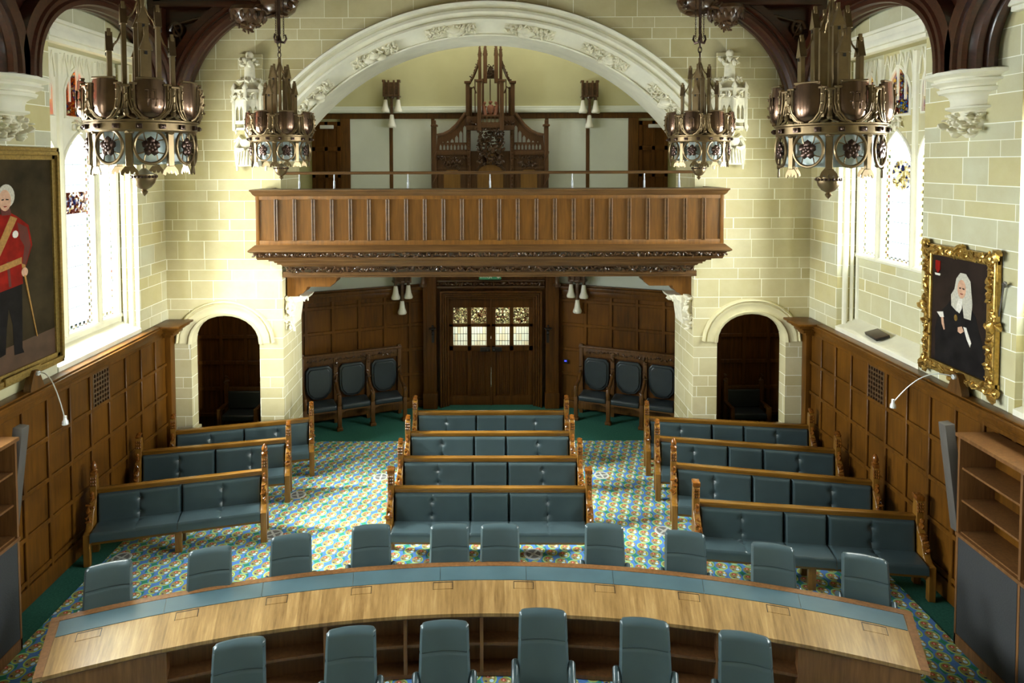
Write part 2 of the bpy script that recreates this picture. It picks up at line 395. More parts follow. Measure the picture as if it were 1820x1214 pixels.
def foliage(mb, pts, r, rg, flat=0.7, mt=None, n=1, axis=1):
    """leafy carving: overlapping small leaf lobes and berries about given points"""
    for p in pts:
        for _ in range(n):
            a = rg.uniform(.6, 1.25) * r; q = [a, a * rg.uniform(.4, .75), a * rg.uniform(.3, .6)]
            rot = Matrix.Rotation(rg.uniform(0, PI), 4, 'XYZ'[axis]) @ Matrix.Rotation(rg.uniform(-.5, .5), 4, 'X')
            mb.ball((p[0] + rg.uniform(-.4, .4) * r, p[1] + rg.uniform(-.3, .3) * r, p[2] + rg.uniform(-.4, .4) * r), q, 1, mt, rot)
# ------------------------------------------------------------------ camera model used to read positions off the photograph
FOC, HC, TH, VX, VY = 1180.0, 5.4, R(2.2), 867.0, 290.0
PYC = VY + FOC * math.tan(TH)
def ray(x, y):
    a = x - VX; b = y - PYC; ro = R(0.2)
    v = (a * math.cos(ro) - b * math.sin(ro)) / FOC; u = -(a * math.sin(ro) + b * math.cos(ro)) / FOC
    return v, math.cos(TH) + u * math.sin(TH), -math.sin(TH) + u * math.cos(TH)
def atY(x, y, Y): r = ray(x, y); t = Y / r[1]; return (r[0] * t, Y, HC + r[2] * t)
def atX(x, y, X): r = ray(x, y); t = X / r[0]; return (X, r[1] * t, HC + r[2] * t)
def atZ(x, y, Z): r = ray(x, y); t = (Z - HC) / r[2]; return (r[0] * t, r[1] * t, Z)
# ================================================================== the room
XW = 5.7            # side walls
YE = 11.7           # end wall face
XP = 5.66           # wainscot face
ZT = 10.4
AC, AR0, AR1 = 3.3, 4.38, 4.57     # centre height and radii of the great arch
XJ = 3.65

MB().box(-6.6, 6.6, -4.2, 16.2, -.2, 0).build('floor', 'green', smooth=False)['kind'] = 'structure'
cp = MB().prism([(-5.24, -1.0), (5.22, -1.0), (5.22, 11.6), (3.6, 11.6), (3.6, 12.7), (-3.6, 12.7), (-3.6, 11.6), (-5.24, 11.6)], 0.0005, 0.008, 'z').build('patterned_carpet', 'carpet', smooth=False)
tag(cp, 'blue, olive and lime patterned carpet covering the middle of the floor', 'carpet')
MB().box(-6.6, 6.6, -4.2, 16.2, ZT, ZT + .2).build('ceiling', 'roof', smooth=False)['kind'] = 'structure'
MB().box(-6.4, 6.4, -4.4, -4.0, 0, ZT).build('wall_back', 'stone', smooth=False)['kind'] = 'structure'

WINC = [9.73, 6.05, 2.37, -1.31]; WW = 1.05; WZ0, WZ1 = 2.66, 7.02
def side_wall(sg, name):
    mb = MB()
    x0, x1 = sorted((sg * XW, sg * 6.45))
    mb.box(x0, x1, -4.2, YE + .3, 0, WZ0); mb.box(x0, x1, -4.2, YE + .3, WZ1, ZT)
    e = [-4.2]
    for c in reversed(WINC): e += [c - WW, c + WW]
    e.append(YE + .3)
    for a, b in zip(e[::2], e[1::2]): mb.box(x0, x1, a, b, WZ0, WZ1)
    mb.build(name, 'stone_side', smooth=False)['kind'] = 'structure'
side_wall(-1, 'wall_left'); side_wall(1, 'wall_right')

# end wall: front skin and thick core
def side_arch(c, a=.61, zs=2.2, b=.52, n=14):
    # four-centred head: flatter than a semicircle
    out = []
    for i in range(n + 1):
        t = PI - PI * i / n
        out.append((c + a * math.copysign(abs(math.cos(t)) ** 1.0, math.cos(t)), zs + b * abs(math.sin(t)) ** .92))
    return [(c - a, 0)] + out + [(c + a, 0)]
def great_arch(r, n=40):
    a = math.degrees(math.acos(XJ / r))
    return [(-XJ, 0)] + arc(0, AC, r, 180 - a, a, n) + [(XJ, 0)]
o1 = [(-6.4, 0)] + side_arch(-4.68) + great_arch(AR1) + side_arch(4.68) + [(6.4, 0), (6.4, ZT), (-6.4, ZT)]
mt = Matrix.Translation((0, YE + .125, 0)); mb = MB(); mb.add(*fret(o1, [], .25), mt)
o2 = [(-4.05, 0)] + great_arch(AR0) + [(4.05, 0), (4.05, 3.3), (6.4, 3.3), (6.4, ZT), (-6.4, ZT), (-6.4, 3.3), (-4.05, 3.3)]
mb.add(*fret(o2, [], .92), Matrix.Translation((0, YE + .25 + .46, 0)))
mb.build('wall_front', 'stone', smooth=False)['kind'] = 'structure'
# great arch mouldings
prof = [(-.08, 4.93), (-.14, 4.9), (-.13, 4.86), (-.03, 4.845), (.0, 4.81), (-.09, 4.78), (-.1, 4.73), (-.03, 4.7), (.0, 4.67), (-.06, 4.64), (-.07, 4.605), (-.02, 4.575),
        (.02, 4.56), (.21, 4.43), (.23, 4.41), (.2, 4.39), (.21, 4.365), (1.19, 4.36), (1.19, 4.5), (.3, 4.7), (.1, 4.93)]
def arcfr(th, c=(0, AC), y0=YE):
    return lambda p: (c[0] + p[1] * math.cos(th), y0 + p[0], c[1] + p[1] * math.sin(th))
t = MB(); a0 = math.acos(3.66 / 4.6)
t.sweep(prof, [arcfr(PI - a0 - (PI - 2 * a0) * i / 64) for i in range(65)])
tr = t.build('trim_1', 'moulded'); tr['kind'] = 'structure'
for k, d in enumerate([-43.6, -26.4, -8.3, 9.6, 27.6, 45.0]):
    rg = random.Random(40 + k); mb = MB(); pts = []
    hw = 5.7
    fr = [arcfr(R(90 - d + hw - 2 * hw * i / 6)) for i in range(7)]
    mb.sweep([(.03, 4.575), (.02, 4.55), (.2, 4.42), (.24, 4.45)], fr)
    for i in range(110):
        a = R(90 - d + rg.uniform(-hw, hw) * .95); s = rg.random(); q = arcfr(a)((.0 + .17 * s, 4.53 - .11 * s)); pts.append(q)
    foliage(mb, pts, .045, rg)
    for i in range(3): mb.ball(arcfr(R(90 - d + rg.uniform(-2, 2)))((.07 + .04 * i, 4.48 - .03 * i)), (.13, .06, .07), 2)
    o = mb.build('carved_panel', 'carved_stone', tr)
# side arch mouldings, base mouldings
for sg, nm in ((-1, 'trim_2'), (1, 'trim_3')):
    mb = MB(); c = 4.68 * sg
    pts = side_arch(0, .61)[1:-1]
    pr = [(0, .27), (-.05, .255), (-.06, .235), (-.012, .222), (-.016, .205), (-.03, .195), (-.026, .17), (-.004, .14), (-.002, .09), (-.006, .05), (-.03, .04), (-.028, .02), (.0, -.012), (.2, -.012), (.2, .27)]
    frames = []
    for i, (x, z) in enumerate(pts):
        q0 = pts[max(0, i - 1)]; q1 = pts[min(len(pts) - 1, i + 1)]
        tx, tz = q1[0] - q0[0], q1[1] - q0[1]; l = math.hypot(tx, tz) or 1
        nx, nz = -tz / l, tx / l
        frames.append(lambda p, x=x, z=z, nx=nx, nz=nz: (c + x + nx * p[1], YE - .01 + p[0], z + nz * p[1]))
    mb.sweep(pr, frames)
    for q in (-1, 1): mb.box(c + q * .61 - .05, c + q * .61 + .05, YE + .1, YE + .27, .0, .66, .02)
    mb.build(nm, 'stone_plain')['kind'] = 'structure'

# niches behind the side arches, porch, gallery chamber
def panelled(mb, w, z0, z1, xs, zs, st=.075, th=.045, base=.0, face=.034):
    """stiles and rails standing proud of a board in local XZ, front at y=0 facing -y"""
    mb.box(0, w, .0, th, z0, z1)
    for x in xs: mb.box(x - st / 2, x + st / 2, -face, .0, z0, z1, .008, 1)
    for z in zs: mb.box(0, w, -face + .001, .0, z - st / 2, z + st / 2, .008, 1)
    return mb
def wall_mt(p, q):
    """local x runs p->q, local -y faces the room"""
    d = Vector((q[0] - p[0], q[1] - p[1], 0)); l = d.length
    return Matrix.Translation((p[0], p[1], 0)) @ Matrix.Rotation(math.atan2(d.y, d.x), 4, 'Z'), l
mb = MB()
PZ = [.3, .84, 1.37, 1.9, 2.43]
for sg in (-1, 1):
    p, q = ((-6.2, 13.35), (-3.9, 13.35)) if sg < 0 else ((3.9, 13.35), (6.2, 13.35))
    m, l = wall_mt(p, q); t = MB(); panelled(t, l, 0, 3.3, [.28 + .5 * i for i in range(5)], PZ + [2.95]); mb.add(t.v, t.f, m)
    xo = 5.95 * sg
    mb.box(min(xo, xo + .06 * sg), max(xo, xo + .06 * sg), YE + .26, 13.35, 0, 3.3)
    xi = 4.05 * sg
    mb.box(min(xi, xi + .05 * sg), max(xi, xi + .05 * sg), YE + .26 + .92, 13.8, 0, 3.56)
    t = MB(); panelled(t, 1.35, 0, 3.3, [.06, .55, 1.1], PZ)
    mm, l = (wall_mt((-5.94, 11.97), (-5.94, 13.33)) if sg < 0 else wall_mt((5.94, 13.33), (5.94, 11.97)))
    mb.add(t.v, t.f, mm)
mb.build('wall_niche', 'oak_dark', smooth=False)['kind'] = 'structure'
mb = MB()
for sg in (-1, 1): mb.box(min(3.7 * sg, 6.4 * sg), max(3.7 * sg, 6.4 * sg), 12.87 if False else YE + 1.17, 13.6, 3.3, 3.5)
mb.box(-6.4, 6.4, YE + 1.17, 15.4, 3.55, 3.98)
mb.box(-3.42, 3.42, YE - .05, YE + 1.17, 3.5, 3.98)
mb.build('floor_gallery', 'whitewall', smooth=False)['kind'] = 'structure'

# porch: canted panelled walls
PL0, PL1 = (-3.9, 13.62), (-1.42, 14.63)
PR0, PR1 = (1.5, 14.63), (3.98, 13.62)
for nm, p, q in (('wall_porch_left', PL0, PL1), ('wall_porch_right', PR0, PR1)):
    m, l = wall_mt(p, q); t = MB()
    t.box(-.55 if p[0] < 0 else 0, l + (.55 if p[0] > 0 else 0), .05, .15, 0, 3.6)
    mb = MB(); mb.add(t.v, t.f, m); w = mb.build(nm, 'whitewall', smooth=False); w['kind'] = 'structure'
    t = MB(); panelled(t, l, 0, 2.66, [.12 + .555 * i for i in range(5)], [.2, .75, 1.3, 1.85, 2.38], .07, .05)
    t.box(0, l, -.05, .02, 2.5, 2.62, .015); t.box(0, l, -.1, .04, 2.62, 2.7, .015); t.box(0, l, -.06, .03, 2.7, 2.74, .01); t.box(0, l, -.05, .0, 0, .16, .01)
    mb = MB(); mb.add(t.v, t.f, m); o = mb.build('panelling', 'oak', w)
# door case and doors
DX = .06; DY = 14.62
ds = empty('door_1', kind='structure'); ds.location = (DX, DY, 0)
mb = MB()
mb.box(-1.5, -.93, -.02, .15, 0, 3.6); mb.box(.93, 1.5, -.02, .15, 0, 3.6); mb.box(-.93, .93, -.02, .15, 2.42, 3.6)
for k in range(4):
    r = .93 + .05 * k
    for sg in (-1, 1): mb.box(min(sg * r, sg * (r + .045)), max(sg * r, sg * (r + .045)), -.06 - .035 * k, 0, 0, 2.42 + .05 * k, .015)
    mb.box(-r - .045, r + .045, -.06 - .035 * k, 0, 2.4 + .05 * k, 2.445 + .05 * k, .015)
for sg in (-1, 1):
    for dx, w in ((1.25, .05), (1.34, .07), (1.44, .05)): mb.box(sg * dx - w, sg * dx + w, -.2, 0, 0, 3.5, .02)
    mb.box(sg * 1.34 - .16, sg * 1.34 + .16, -.24, 0, 0, .35, .02)
for x in (-.9, -.3, .3, .9): mb.box(x - .04, x + .04, -.05, 0, 2.85, 3.5, .01)
mb.box(-1.2, 1.2, -.05, 0, 3.28, 3.34, .01)
mb.build('door_case', 'oak_dark', ds)
mb = MB(); rg = random.Random(3); mb.box(-1.18, 1.18, -.14, 0, 2.66, 2.7, .01); mb.box(-1.18, 1.18, -.14, 0, 2.8, 2.83, .01)
foliage(mb, [(-1.15 + 2.3 * i / 70, -.11, 2.75) for i in range(71)], .042, rg); mb.build('carved_frieze', 'carved', ds)
for sg in (-1, 1):
    leaf = MB(); x0, x1 = (-.94, -.003) if sg < 0 else (.003, .94)
    # stiles and rails round two columns of glass, linenfold below
    zs = [(1.42, 1.76), (1.83, 2.22)] if False else None
    leaf.box(x0, x1, .02, .08, .0, .2, .008); leaf.box(x0, x1, .02, .08, 1.22, 1.34, .008)
    leaf.box(x0, x1, .02, .08, 1.76, 1.83, .006); leaf.box(x0, x1, .02, .08, 2.19, 2.42, .008)
    for xa, xb in ((x0, x0 + .1), (x0 + .41, x0 + .5), (x1 - .1, x1)): leaf.box(xa, xb, .02, .08, .2, 2.19, .006)
    leaf.box(x0 + .05, x1 - .05, .05, .075, .15, 1.25)
    for i in range(7):
        for xo in (x0 + .1, x0 + .5):
            xx = xo + .022 + .044 * i
            leaf.tube([(xx, .05, .24), (xx, .05, 1.2)], .016, 6)
    lf = leaf.build('door_leaf', 'oak_dark', ds)
    for xo in (x0 + .1, x0 + .5):
        for za, zb, mm in ((1.34, 1.76, 'door_glass'), (1.83, 2.19, 'door_glass2')):
            MB().box(xo, xo + (.31 if xo < x0 + .3 else x1 - .1 - xo), .045, .055, za, zb).build('pane', mm, lf, False)
    
    if sg > 0:
        a_ = MB()
        for z0_, z1_ in ((0, .42), (.86, 1.5), (1.56, 2.42)): a_.box(-.02, .02, -.004, .02, z0_, z1_, .004)
        a_.build('astragal', 'oak_dark', lf)
    h = MB(); hx = -.13 if sg < 0 else .13
    h.box(hx - .11, hx + .11, -.005, .02, 1.21, 1.31, .01); h.ball((hx * .55, -.05, 1.26), .035, 2); h.tube([(hx * .55, .02, 1.26), (hx * .55, -.04, 1.26)], .012)
    h.build('door_plate', 'black', lf)
# the lit vestibule behind the doors
MB().box(-2.6, 2.7, 16.0, 16.1, 0, 3.5).box(-2.6, -2.5, 14.5, 16, 0, 3.5).box(2.6, 2.7, 14.5, 16, 0, 3.5).box(-2.6, 2.7, 14.8, 16.1, 3.45, 3.55).build('wall_vestibule', 'whitewall', smooth=False)['kind'] = 'structure'

# gallery chamber above
mb = MB(); mb.box(-6.4, 6.4, 15.0, 15.2, 3.98, ZT); mb.box(-6.4, -5.2, YE + 1.17, 15.0, 3.98, ZT); mb.box(5.2, 6.4, YE + 1.17, 15.0, 3.98, ZT)
mb.build('wall_gallery', 'plaster', smooth=False)['kind'] = 'structure'
mb = MB(); mb.box(-5.2, 5.2, 14.9, 15.0, 6.53, 6.62, .02); mb.box(-5.2, 5.2, 14.93, 15.0, 6.6, 6.68, .02); mb.box(-3.1, 3.2, 14.97, 15.0, 3.98, 6.42); mb.build('trim_4', 'whitewall')['kind'] = 'structure'
mb = MB(); mb.box(-5.2, 5.2, 14.95, 15.0, 6.4, 6.52, .008)
for x in (-3.13, -2.17, -1.23, 1.33, 2.25, 3.2): mb.box(x - .04, x + .04, 14.96, 15.0, 3.98, 6.4, .008)
for x in (-3.2, 3.28): mb.box(x - .11, x + .11, 14.94, 15.0, 3.98, 6.4, .008)
mb.build('trim_5', 'oak_frame')['kind'] = 'structure'
for k, (x0, x1) in enumerate(((-3.95, -3.3), (3.4, 4.05))):
    d = empty('door_%d' % (k + 2), kind='structure'); d.location = (x0, 14.95, 3.98)
    w = x1 - x0; mb = MB(); mb.box(0, w, 0, .05, 0, 2.36, .008)
    mb.build('door_leaf', 'oak_dark', d)
    mb = MB()
    for x in (.0, w / 2 - .04, w - .08): mb.box(x, x + .08, -.02, 0, 0, 2.36, .006)
    for z in (0, .5, 1.1, 1.7, 2.26): mb.box(0, w, -.02, 0, z, z + .1, .006)
    mb.build('door_frame', 'oak_dark', d)
    MB().box(.2, .5, -.07, -.02, 2.2, 2.28, .01).build('door_closer', 'white_metal', d)

# ------------------------------------------------------------------ wainscot along the side walls
for sg, nm in ((-1, 'wainscot_left'), (1, 'wainscot_right')):
    ya, yb = 11.62, -3.9
    if sg < 0: m, l = wall_mt((-XP, yb), (-XP, ya))
    else: m, l = wall_mt((XP, ya), (XP, yb))
    first = 11.14 if sg > 0 else 11.14
    ys = [first - .459 * i for i in range(33)]
    xs = [(y - yb) for y in ys] if sg < 0 else [(ya - y) for y in ys]
    t = MB(); panelled(t, l, 0, 2.5, xs + ([.04, l - .04]), PZ, .06, .035, face=.032)
    t.box(0, l, -.035, 0, 0, .24, .012)
    for (a, b, d) in ((2.46, 2.5, .05), (2.5, 2.54, .085), (2.54, 2.6, .13), (2.6, 2.63, .16), (2.63, 2.655, .12)): t.box(0, l, -d, .03, a, b, .012)
    mb = MB(); mb.add(t.v, t.f, m)
    # return block on the corner
    bx = sg * XP
    mb.box(min(bx, bx - sg * .1), max(bx, bx - sg * .1), 11.5, 11.66, 0, 2.46, .012)
    for (a, b, d) in ((2.4, 2.46, .0), (2.46, 2.52, .07), (2.52, 2.57, .12), (2.57, 2.62, .2), (2.62, 2.66, .26)):
        xo = bx - sg * (.18 + d); mb.box(min(bx, xo), max(bx, xo), 11.36 - d, 11.66, a, b, .012)
    w = mb.build(nm, 'oak'); w['kind'] = 'structure'
    # pierced grille panel
    gy = 9.55 if sg > 0 else 9.55
    gx = sg * (XP - .012)
    holes = [[(.05 + .063 * i + .026 * math.cos(a * PI / 3 + PI / 6), 1.945 + .071 * j + .029 * math.sin(a * PI / 3 + PI / 6)) for a in range(6)] for i in range(6) for j in range(7)]
    vs, fs = fret([(0, 1.9), (.42, 1.9), (.42, 2.42), (0, 2.42)], holes, .03)
    t = MB(); t.add(vs, fs, Matrix.Translation((gx, gy - .21, 0)) @ Matrix.Rotation(PI / 2, 4, 'Z'))
    o = t.build('vent_grille', 'carved', smooth=False)
    MB().box(gx + sg * .010 - .004, gx + sg * .010 + .004, gy - .2, gy + .2, 1.92, 2.4).build('grille_backing', 'black', o)
    tag(o, 'pierced dark wood ventilation grille in the %s wainscot' % ('left' if sg < 0 else 'right'), 'grille')

# ------------------------------------------------------------------ side windows
SKIN = XW
for sg in (-1, 1):
    for wi, yc in enumerate(WINC[:2] + WINC[2:]):
        nm = 'window_%d' % (wi + 1 + (4 if sg > 0 else 0))
        W = empty(nm, loc=(0, yc, 0), kind='structure')
        zg = 2.98 if sg < 0 else 3.92          # right windows have a blank stone apron
        xi, xg = sg * 5.98, sg * 6.08
        rot = Matrix.Translation((sg * 6.06, 0, 0)) @ Matrix.Rotation(PI / 2, 4, 'Z')
        A = (-.33, .37); holes = []
        lights = [(-.96, -.46), (-.33, .37), (.5, .96)]
        lts = []
        for (a, b) in lights:
            lts.append((ogee(a, b, zg, 5.45, 5.86), 'l'))
            lts.append((ogee(a + .1 * (b - a), b - .1 * (b - a), 6.08, 6.45, 6.82), 'u'))
        holes = [p for p, _ in lts]
        # slit lights and sunk tracery panels between heads
        blank = []
        for (a, b) in lights:
            for c in (a + .04, b - .04): blank.append([(c - .03, 6.84), (c, 6.66), (c + .03, 6.84), (c, 6.98)])
        vs, fs = fret([(-WW, WZ0 - .02), (WW, WZ0 - .02), (WW, WZ1 + .02), (-WW, WZ1 + .02)], holes, .1)
        t = MB(); t.add(vs, fs, rot)
        tr = t.build('tracery', 'moulded' if sg < 0 else 'stone_side', W, False)
        # moulded mullions and cusped rib outlines on the room side
        t = MB()
        def P(x, z, d=0): return (sg * (6.01 - d), x, z)
        for x in (-.395, .435): t.tube([P(x, zg - .05), P(x, 6.95)], .05, 8)
        for x in (-1.0, 1.0): t.tube([P(x, WZ0), P(x, 6.95)], .035, 8)
        for p, k in lts:
            t.tube([P(x, z) for x, z in p], .026, 6, True)
        for (a, b) in lights:
            q = (b - a) / 4
            for i in range(4):
                c = a + q * (i + .5)
                t.tube([P(c - q / 2, 6.62, .01), P(c - q * .35, 6.78, .01), P(c, 6.97, .01), P(c + q * .35, 6.78, .01), P(c + q / 2, 6.62, .01)], .017, 6)
                t.tube([P(c - q / 2, 6.3, .01), P(c - q / 2, 6.97, .01)], .017, 6)
        t.tube([P(-1.05, zg - .03), P(1.05, zg - .03)], .045, 8)
        t.build('mullion', 'moulded', W)
        t = MB(); rg = random.Random(wi + 5)
        foliage(t, [P(.02 + rg.uniform(-.12, .12), 5.96 + rg.uniform(-.07, .07), .03) for _ in range(14)], .05, rg); t.build('carved_boss', 'carved_stone', W)
        # sloping sill, head mould with square label
        t = MB(); x0, x1 = sg * 5.66, sg * 6.02
        t.prism([(sg * 5.68, 2.655), (sg * 5.68, 2.72), (sg * 5.82, 2.76), (sg * 6.02, 2.86), (sg * 6.02, 2.655)], -WW + .002, WW - .002, 'y')
        t.box(min(sg * 5.62, sg * 5.75), max(sg * 5.62, sg * 5.75), -WW - .1, WW + .1, 7.0, 7.06, .015)
        t.box(min(sg * 5.58, sg * 5.75), max(sg * 5.58, sg * 5.75), -WW - .14, WW + .14, 7.06, 7.16, .02)
        t.box(min(sg * 5.63, sg * 5.75), max(sg * 5.63, sg * 5.75), -WW - .14, WW + .14, 7.16, 7.26, .02)
        t.box(min(sg * 5.6, sg * 5.75), max(sg * 5.6, sg * 5.75), -WW - .3, WW + .3, 7.26, 7.31, .015)
        for y in (-WW, WW): t.tube([(sg * 5.83, y, 2.75), (sg * 5.83, y, 7.0)], .045, 8); t.tube([(sg * 5.93, y * .985, 2.8), (sg * 5.93, y * .985, 7.0)], .03, 8)
        t.build('window_surround', 'moulded', W)
        for p, k in lts:
            xs = [q[0] for q in p]; zs = [q[1] for q in p]
            big = (max(xs) - min(xs)) > (.6 if k == 'l' else .5)
            mat = (('glass_arms_red' if sg < 0 else 'glass_arms') if big else 'glass_plain') if k == 'l' else (('glass_red' if sg < 0 else 'glass_blue'))
            MB().prism([(y, z) for y, z in p], xg - .004, xg + .004, 'x').build('pane', mat, W, False)
# ================================================================== benches
def end_panel(mb, x, th, style):
    sil = [(.2, 0), (.2, .95), (.185, 1.1), (.12, 1.12), (.085, 1.08), (.09, .78), (.05, .74), (-.0, .7), (-.05, .64), (-.075, .55), (-.1, .49), (-.16, .445), (-.24, .44), (-.24, 0), (-.165, 0), (-.165, .3), (-.13, .345), (.08, .345), (.12, .3), (.12, 0)]
    mb.prism(sil, x - th / 2, x + th / 2, 'x')
def make_bench(name, W, nsec, label, style, loc, rz, group):
    root = empty(name, label, 'bench', loc, rz, group)
    hw = W / 2; th = .085
    rg = random.Random(int(W * 100) + (5 if style == 'acorn' else 0))
    for sg in (-1, 1):
        mb = MB(); x = sg * (hw - th / 2); end_panel(mb, x, th, style)
        e = mb.build('end_panel', 'bench_oak', root)
        bv = e.modifiers.new('b', 'BEVEL'); bv.width = .008; bv.segments = 2; bv.limit_method = 'ANGLE'
        c = MB()
        # carved crown of the post and lion-like boss on the arm
        if style == 'acorn':
            c.box(x - .04, x + .04, .09, .19, 1.09, 1.15, .015)
            c.lathe([(.0, 1.29), (.022, 1.27), (.04, 1.23), (.045, 1.2), (.03, 1.17), (.05, 1.155), (.035, 1.14), (.045, 1.12)], 10, Matrix.Translation((x, .14, 0)))
        elif style == 'block':
            c.box(x - .05, x + .05, .08, .21, 1.1, 1.16, .012)
        else:
            for k in range(3): c.ball((x, .1 + .035 * k, 1.135 + .012 * k), (.047, .026, .026), 1)
        for k in range(3):
            for q in (-1, 0, 1): c.ball((x + q * .027, .082, 1.06 - .045 * k), (.016, .016, .022), 1)
        c.build('finial', 'carved_glossy', e); c = MB()
        foliage(c, [(x + rg.uniform(-.02, .02), -.02 - .012 * i, .73 - .022 * i) for i in range(9)], .042, rg)
        c.ball((x, .05, .8), (.036, .05, .05), 1); c.ball((x, .04, .87), (.03, .03, .035), 1)
        c.build('arm_carving', 'carved_glossy', e)
    mb = MB()
    mb.box(-hw + th, hw - th, .1, .19, .865, .9, .008); mb.box(-hw + th, hw - th, .115, .18, .83, .867, .006)
    mb.build('top_rail', 'bench_rail', root)
    MB().box(-hw + th, hw - th, .15, .178, .3, .81).build('back_panel', 'bench_rail', root)
    mb = MB(); mb.box(-hw + th, hw - th, -.19, -.16, .27, .33, .005); mb.box(-hw + th, hw - th, .1, .15, .27, .33, .005); mb.build('seat_rail', 'bench_rail', root)
    inn = W - 2 * th
    cuts = [-inn / 2, 0, inn / 2] if nsec == 2 else [-inn / 2, -inn / 2 + inn * .4, inn / 2 - inn * .4, inn / 2]
    for a, b in zip(cuts, cuts[1:]):
        # back cushion, gently domed, leaning
        def cush(nm, fn, nu, nv, a=a, b=b):
            mb = MB(); vs = []
            for j in range(nv + 1):
                for i in range(nu + 1): vs.append(fn(i / nu, j / nv))
            fs = [[j * (nu + 1) + i, j * (nu + 1) + i + 1, (j + 1) * (nu + 1) + i + 1, (j + 1) * (nu + 1) + i] for j in range(nv) for i in range(nu)]
            mb.add(vs, fs); return mb
        wide = (b - a) > .8
        xc = (a + b) / 2
        def dim(u, v, spots):
            x = a + (b - a) * u; d = 0
            for (sx, sv) in spots: d += math.exp(-(((x - sx) / .045) ** 2 + ((v - sv) / .09) ** 2))
            return d + (.3 * math.exp(-((x - xc) / .014) ** 2) if spots else 0)
        sb = [(xc, .3), (xc, .74)] if wide else []
        def fb(u, v):
            e = min(min(u, 1 - u) * (b - a) / .035, min(v, 1 - v) * .45 / .03, 1)
            r = 1 - (1 - e) ** 2
            y = .15 - .075 * r - .03 * (1 - v) + .03 * dim(u, v, sb)
            return (a + .002 + (b - a - .004) * u, min(y, .15), .40 + .435 * v)
        bk = cush('b', fb, 84, 24).build('back_cushion', 'leather', root)
        ss = [(xc, .4)] if wide else []
        def fs_(u, v):   # wraps from back over the top and down the front
            L = .34; F = .12
            t = v * (L + F)
            e = min(min(u, 1 - u) * (b - a) / .03, 1); r = 1 - (1 - e) ** 2
            if t < L: p = (.1 - t, .445 + .012 * r + .012 * math.sin(t / L * PI) * r - .026 * dim(u, t / L, ss))
            else:
                k = (t - L) / F; p = (.1 - L - .012 * math.sin(min(1, k * 3) * PI / 2), .445 + .012 * r - F * k)
            return (a + .002 + (b - a - .004) * u, p[0], p[1])
        cush('s', fs_, 84, 22).build('seat_cushion', 'leather', root)
        if wide:
            for v in (.3, .74):
                MB().ball((xc, fb(.5, v)[1] - .004, fb(.5, v)[2]), (.014, .007, .014), 1).build('button', 'leather', bk)
    MB().box(-hw + th, hw - th, -.2, .14, .325, .34).build('seat_board', 'bench_rail', root)
    for x in ([0] if nsec == 2 else [cuts[1] + .0, cuts[2]] if False else [0]):
        MB().box(x - .045, x + .045, -.2, -.13, 0, .33, .006).build('leg', 'bench_oak', root)
        MB().box(x - .04, x + .04, .1, .16, 0, .33, .006).build('leg', 'bench_oak', root)
    return root
GB = 'leather benches in three blocks'
protos = {}
def bench(W, n, label, style, loc, deg):
    key = (W, n, style)
    if key not in protos:
        protos[key] = make_bench('bench', W, n, label, style, loc, R(deg), GB); return
    c = copy_tree(protos[key]); c['label'] = label; c.location = loc; c.rotation_euler = (0, 0, R(deg))
bench(2.34, 2, 'left block bench nearest the desk, teal leather, acorn finials on its oak ends', 'acorn', (-4.36, 9.21, 0), 14.3)
bench(2.34, 2, 'middle one of the three teal leather benches in the left block', 'carved', (-4.36, 10.37, 0), 12.2)
bench(2.34, 2, 'rear teal leather bench of the left block, against the left round-headed arch', 'carved', (-4.2, 11.2, 0), 14.5)
bench(2.83, 3, 'centre block bench nearest the desk, its leather seat in view, plain block ends', 'block', (.01, 8.93, 0), -.6)
bench(2.83, 3, 'centre block bench directly behind the front centre one', 'carved', (.02, 9.88, 0), -.4)
bench(2.83, 3, 'third bench from the desk in the centre block', 'carved', (.02, 10.83, 0), -.3)
bench(2.83, 3, 'rear centre bench, standing before the double doors', 'carved', (.04, 11.76, 0), -.2)
bench(2.83, 3, 'right block bench nearest the desk, its whole leather seat in view beside the bookcase', 'block', (4.10, 8.36, 0), -8)
bench(2.83, 3, 'second bench from the desk in the right block, acorn finials on its ends', 'acorn', (4.08, 9.36, 0), -12)
bench(2.83, 3, 'third bench from the desk in the right block, teal leather on oak', 'carved', (4.09, 10.36, 0), -10.8)
bench(2.83, 3, 'rear bench of the right block, in front of the right round-headed arch', 'carved', (4.14, 11.27, 0), -8.2)

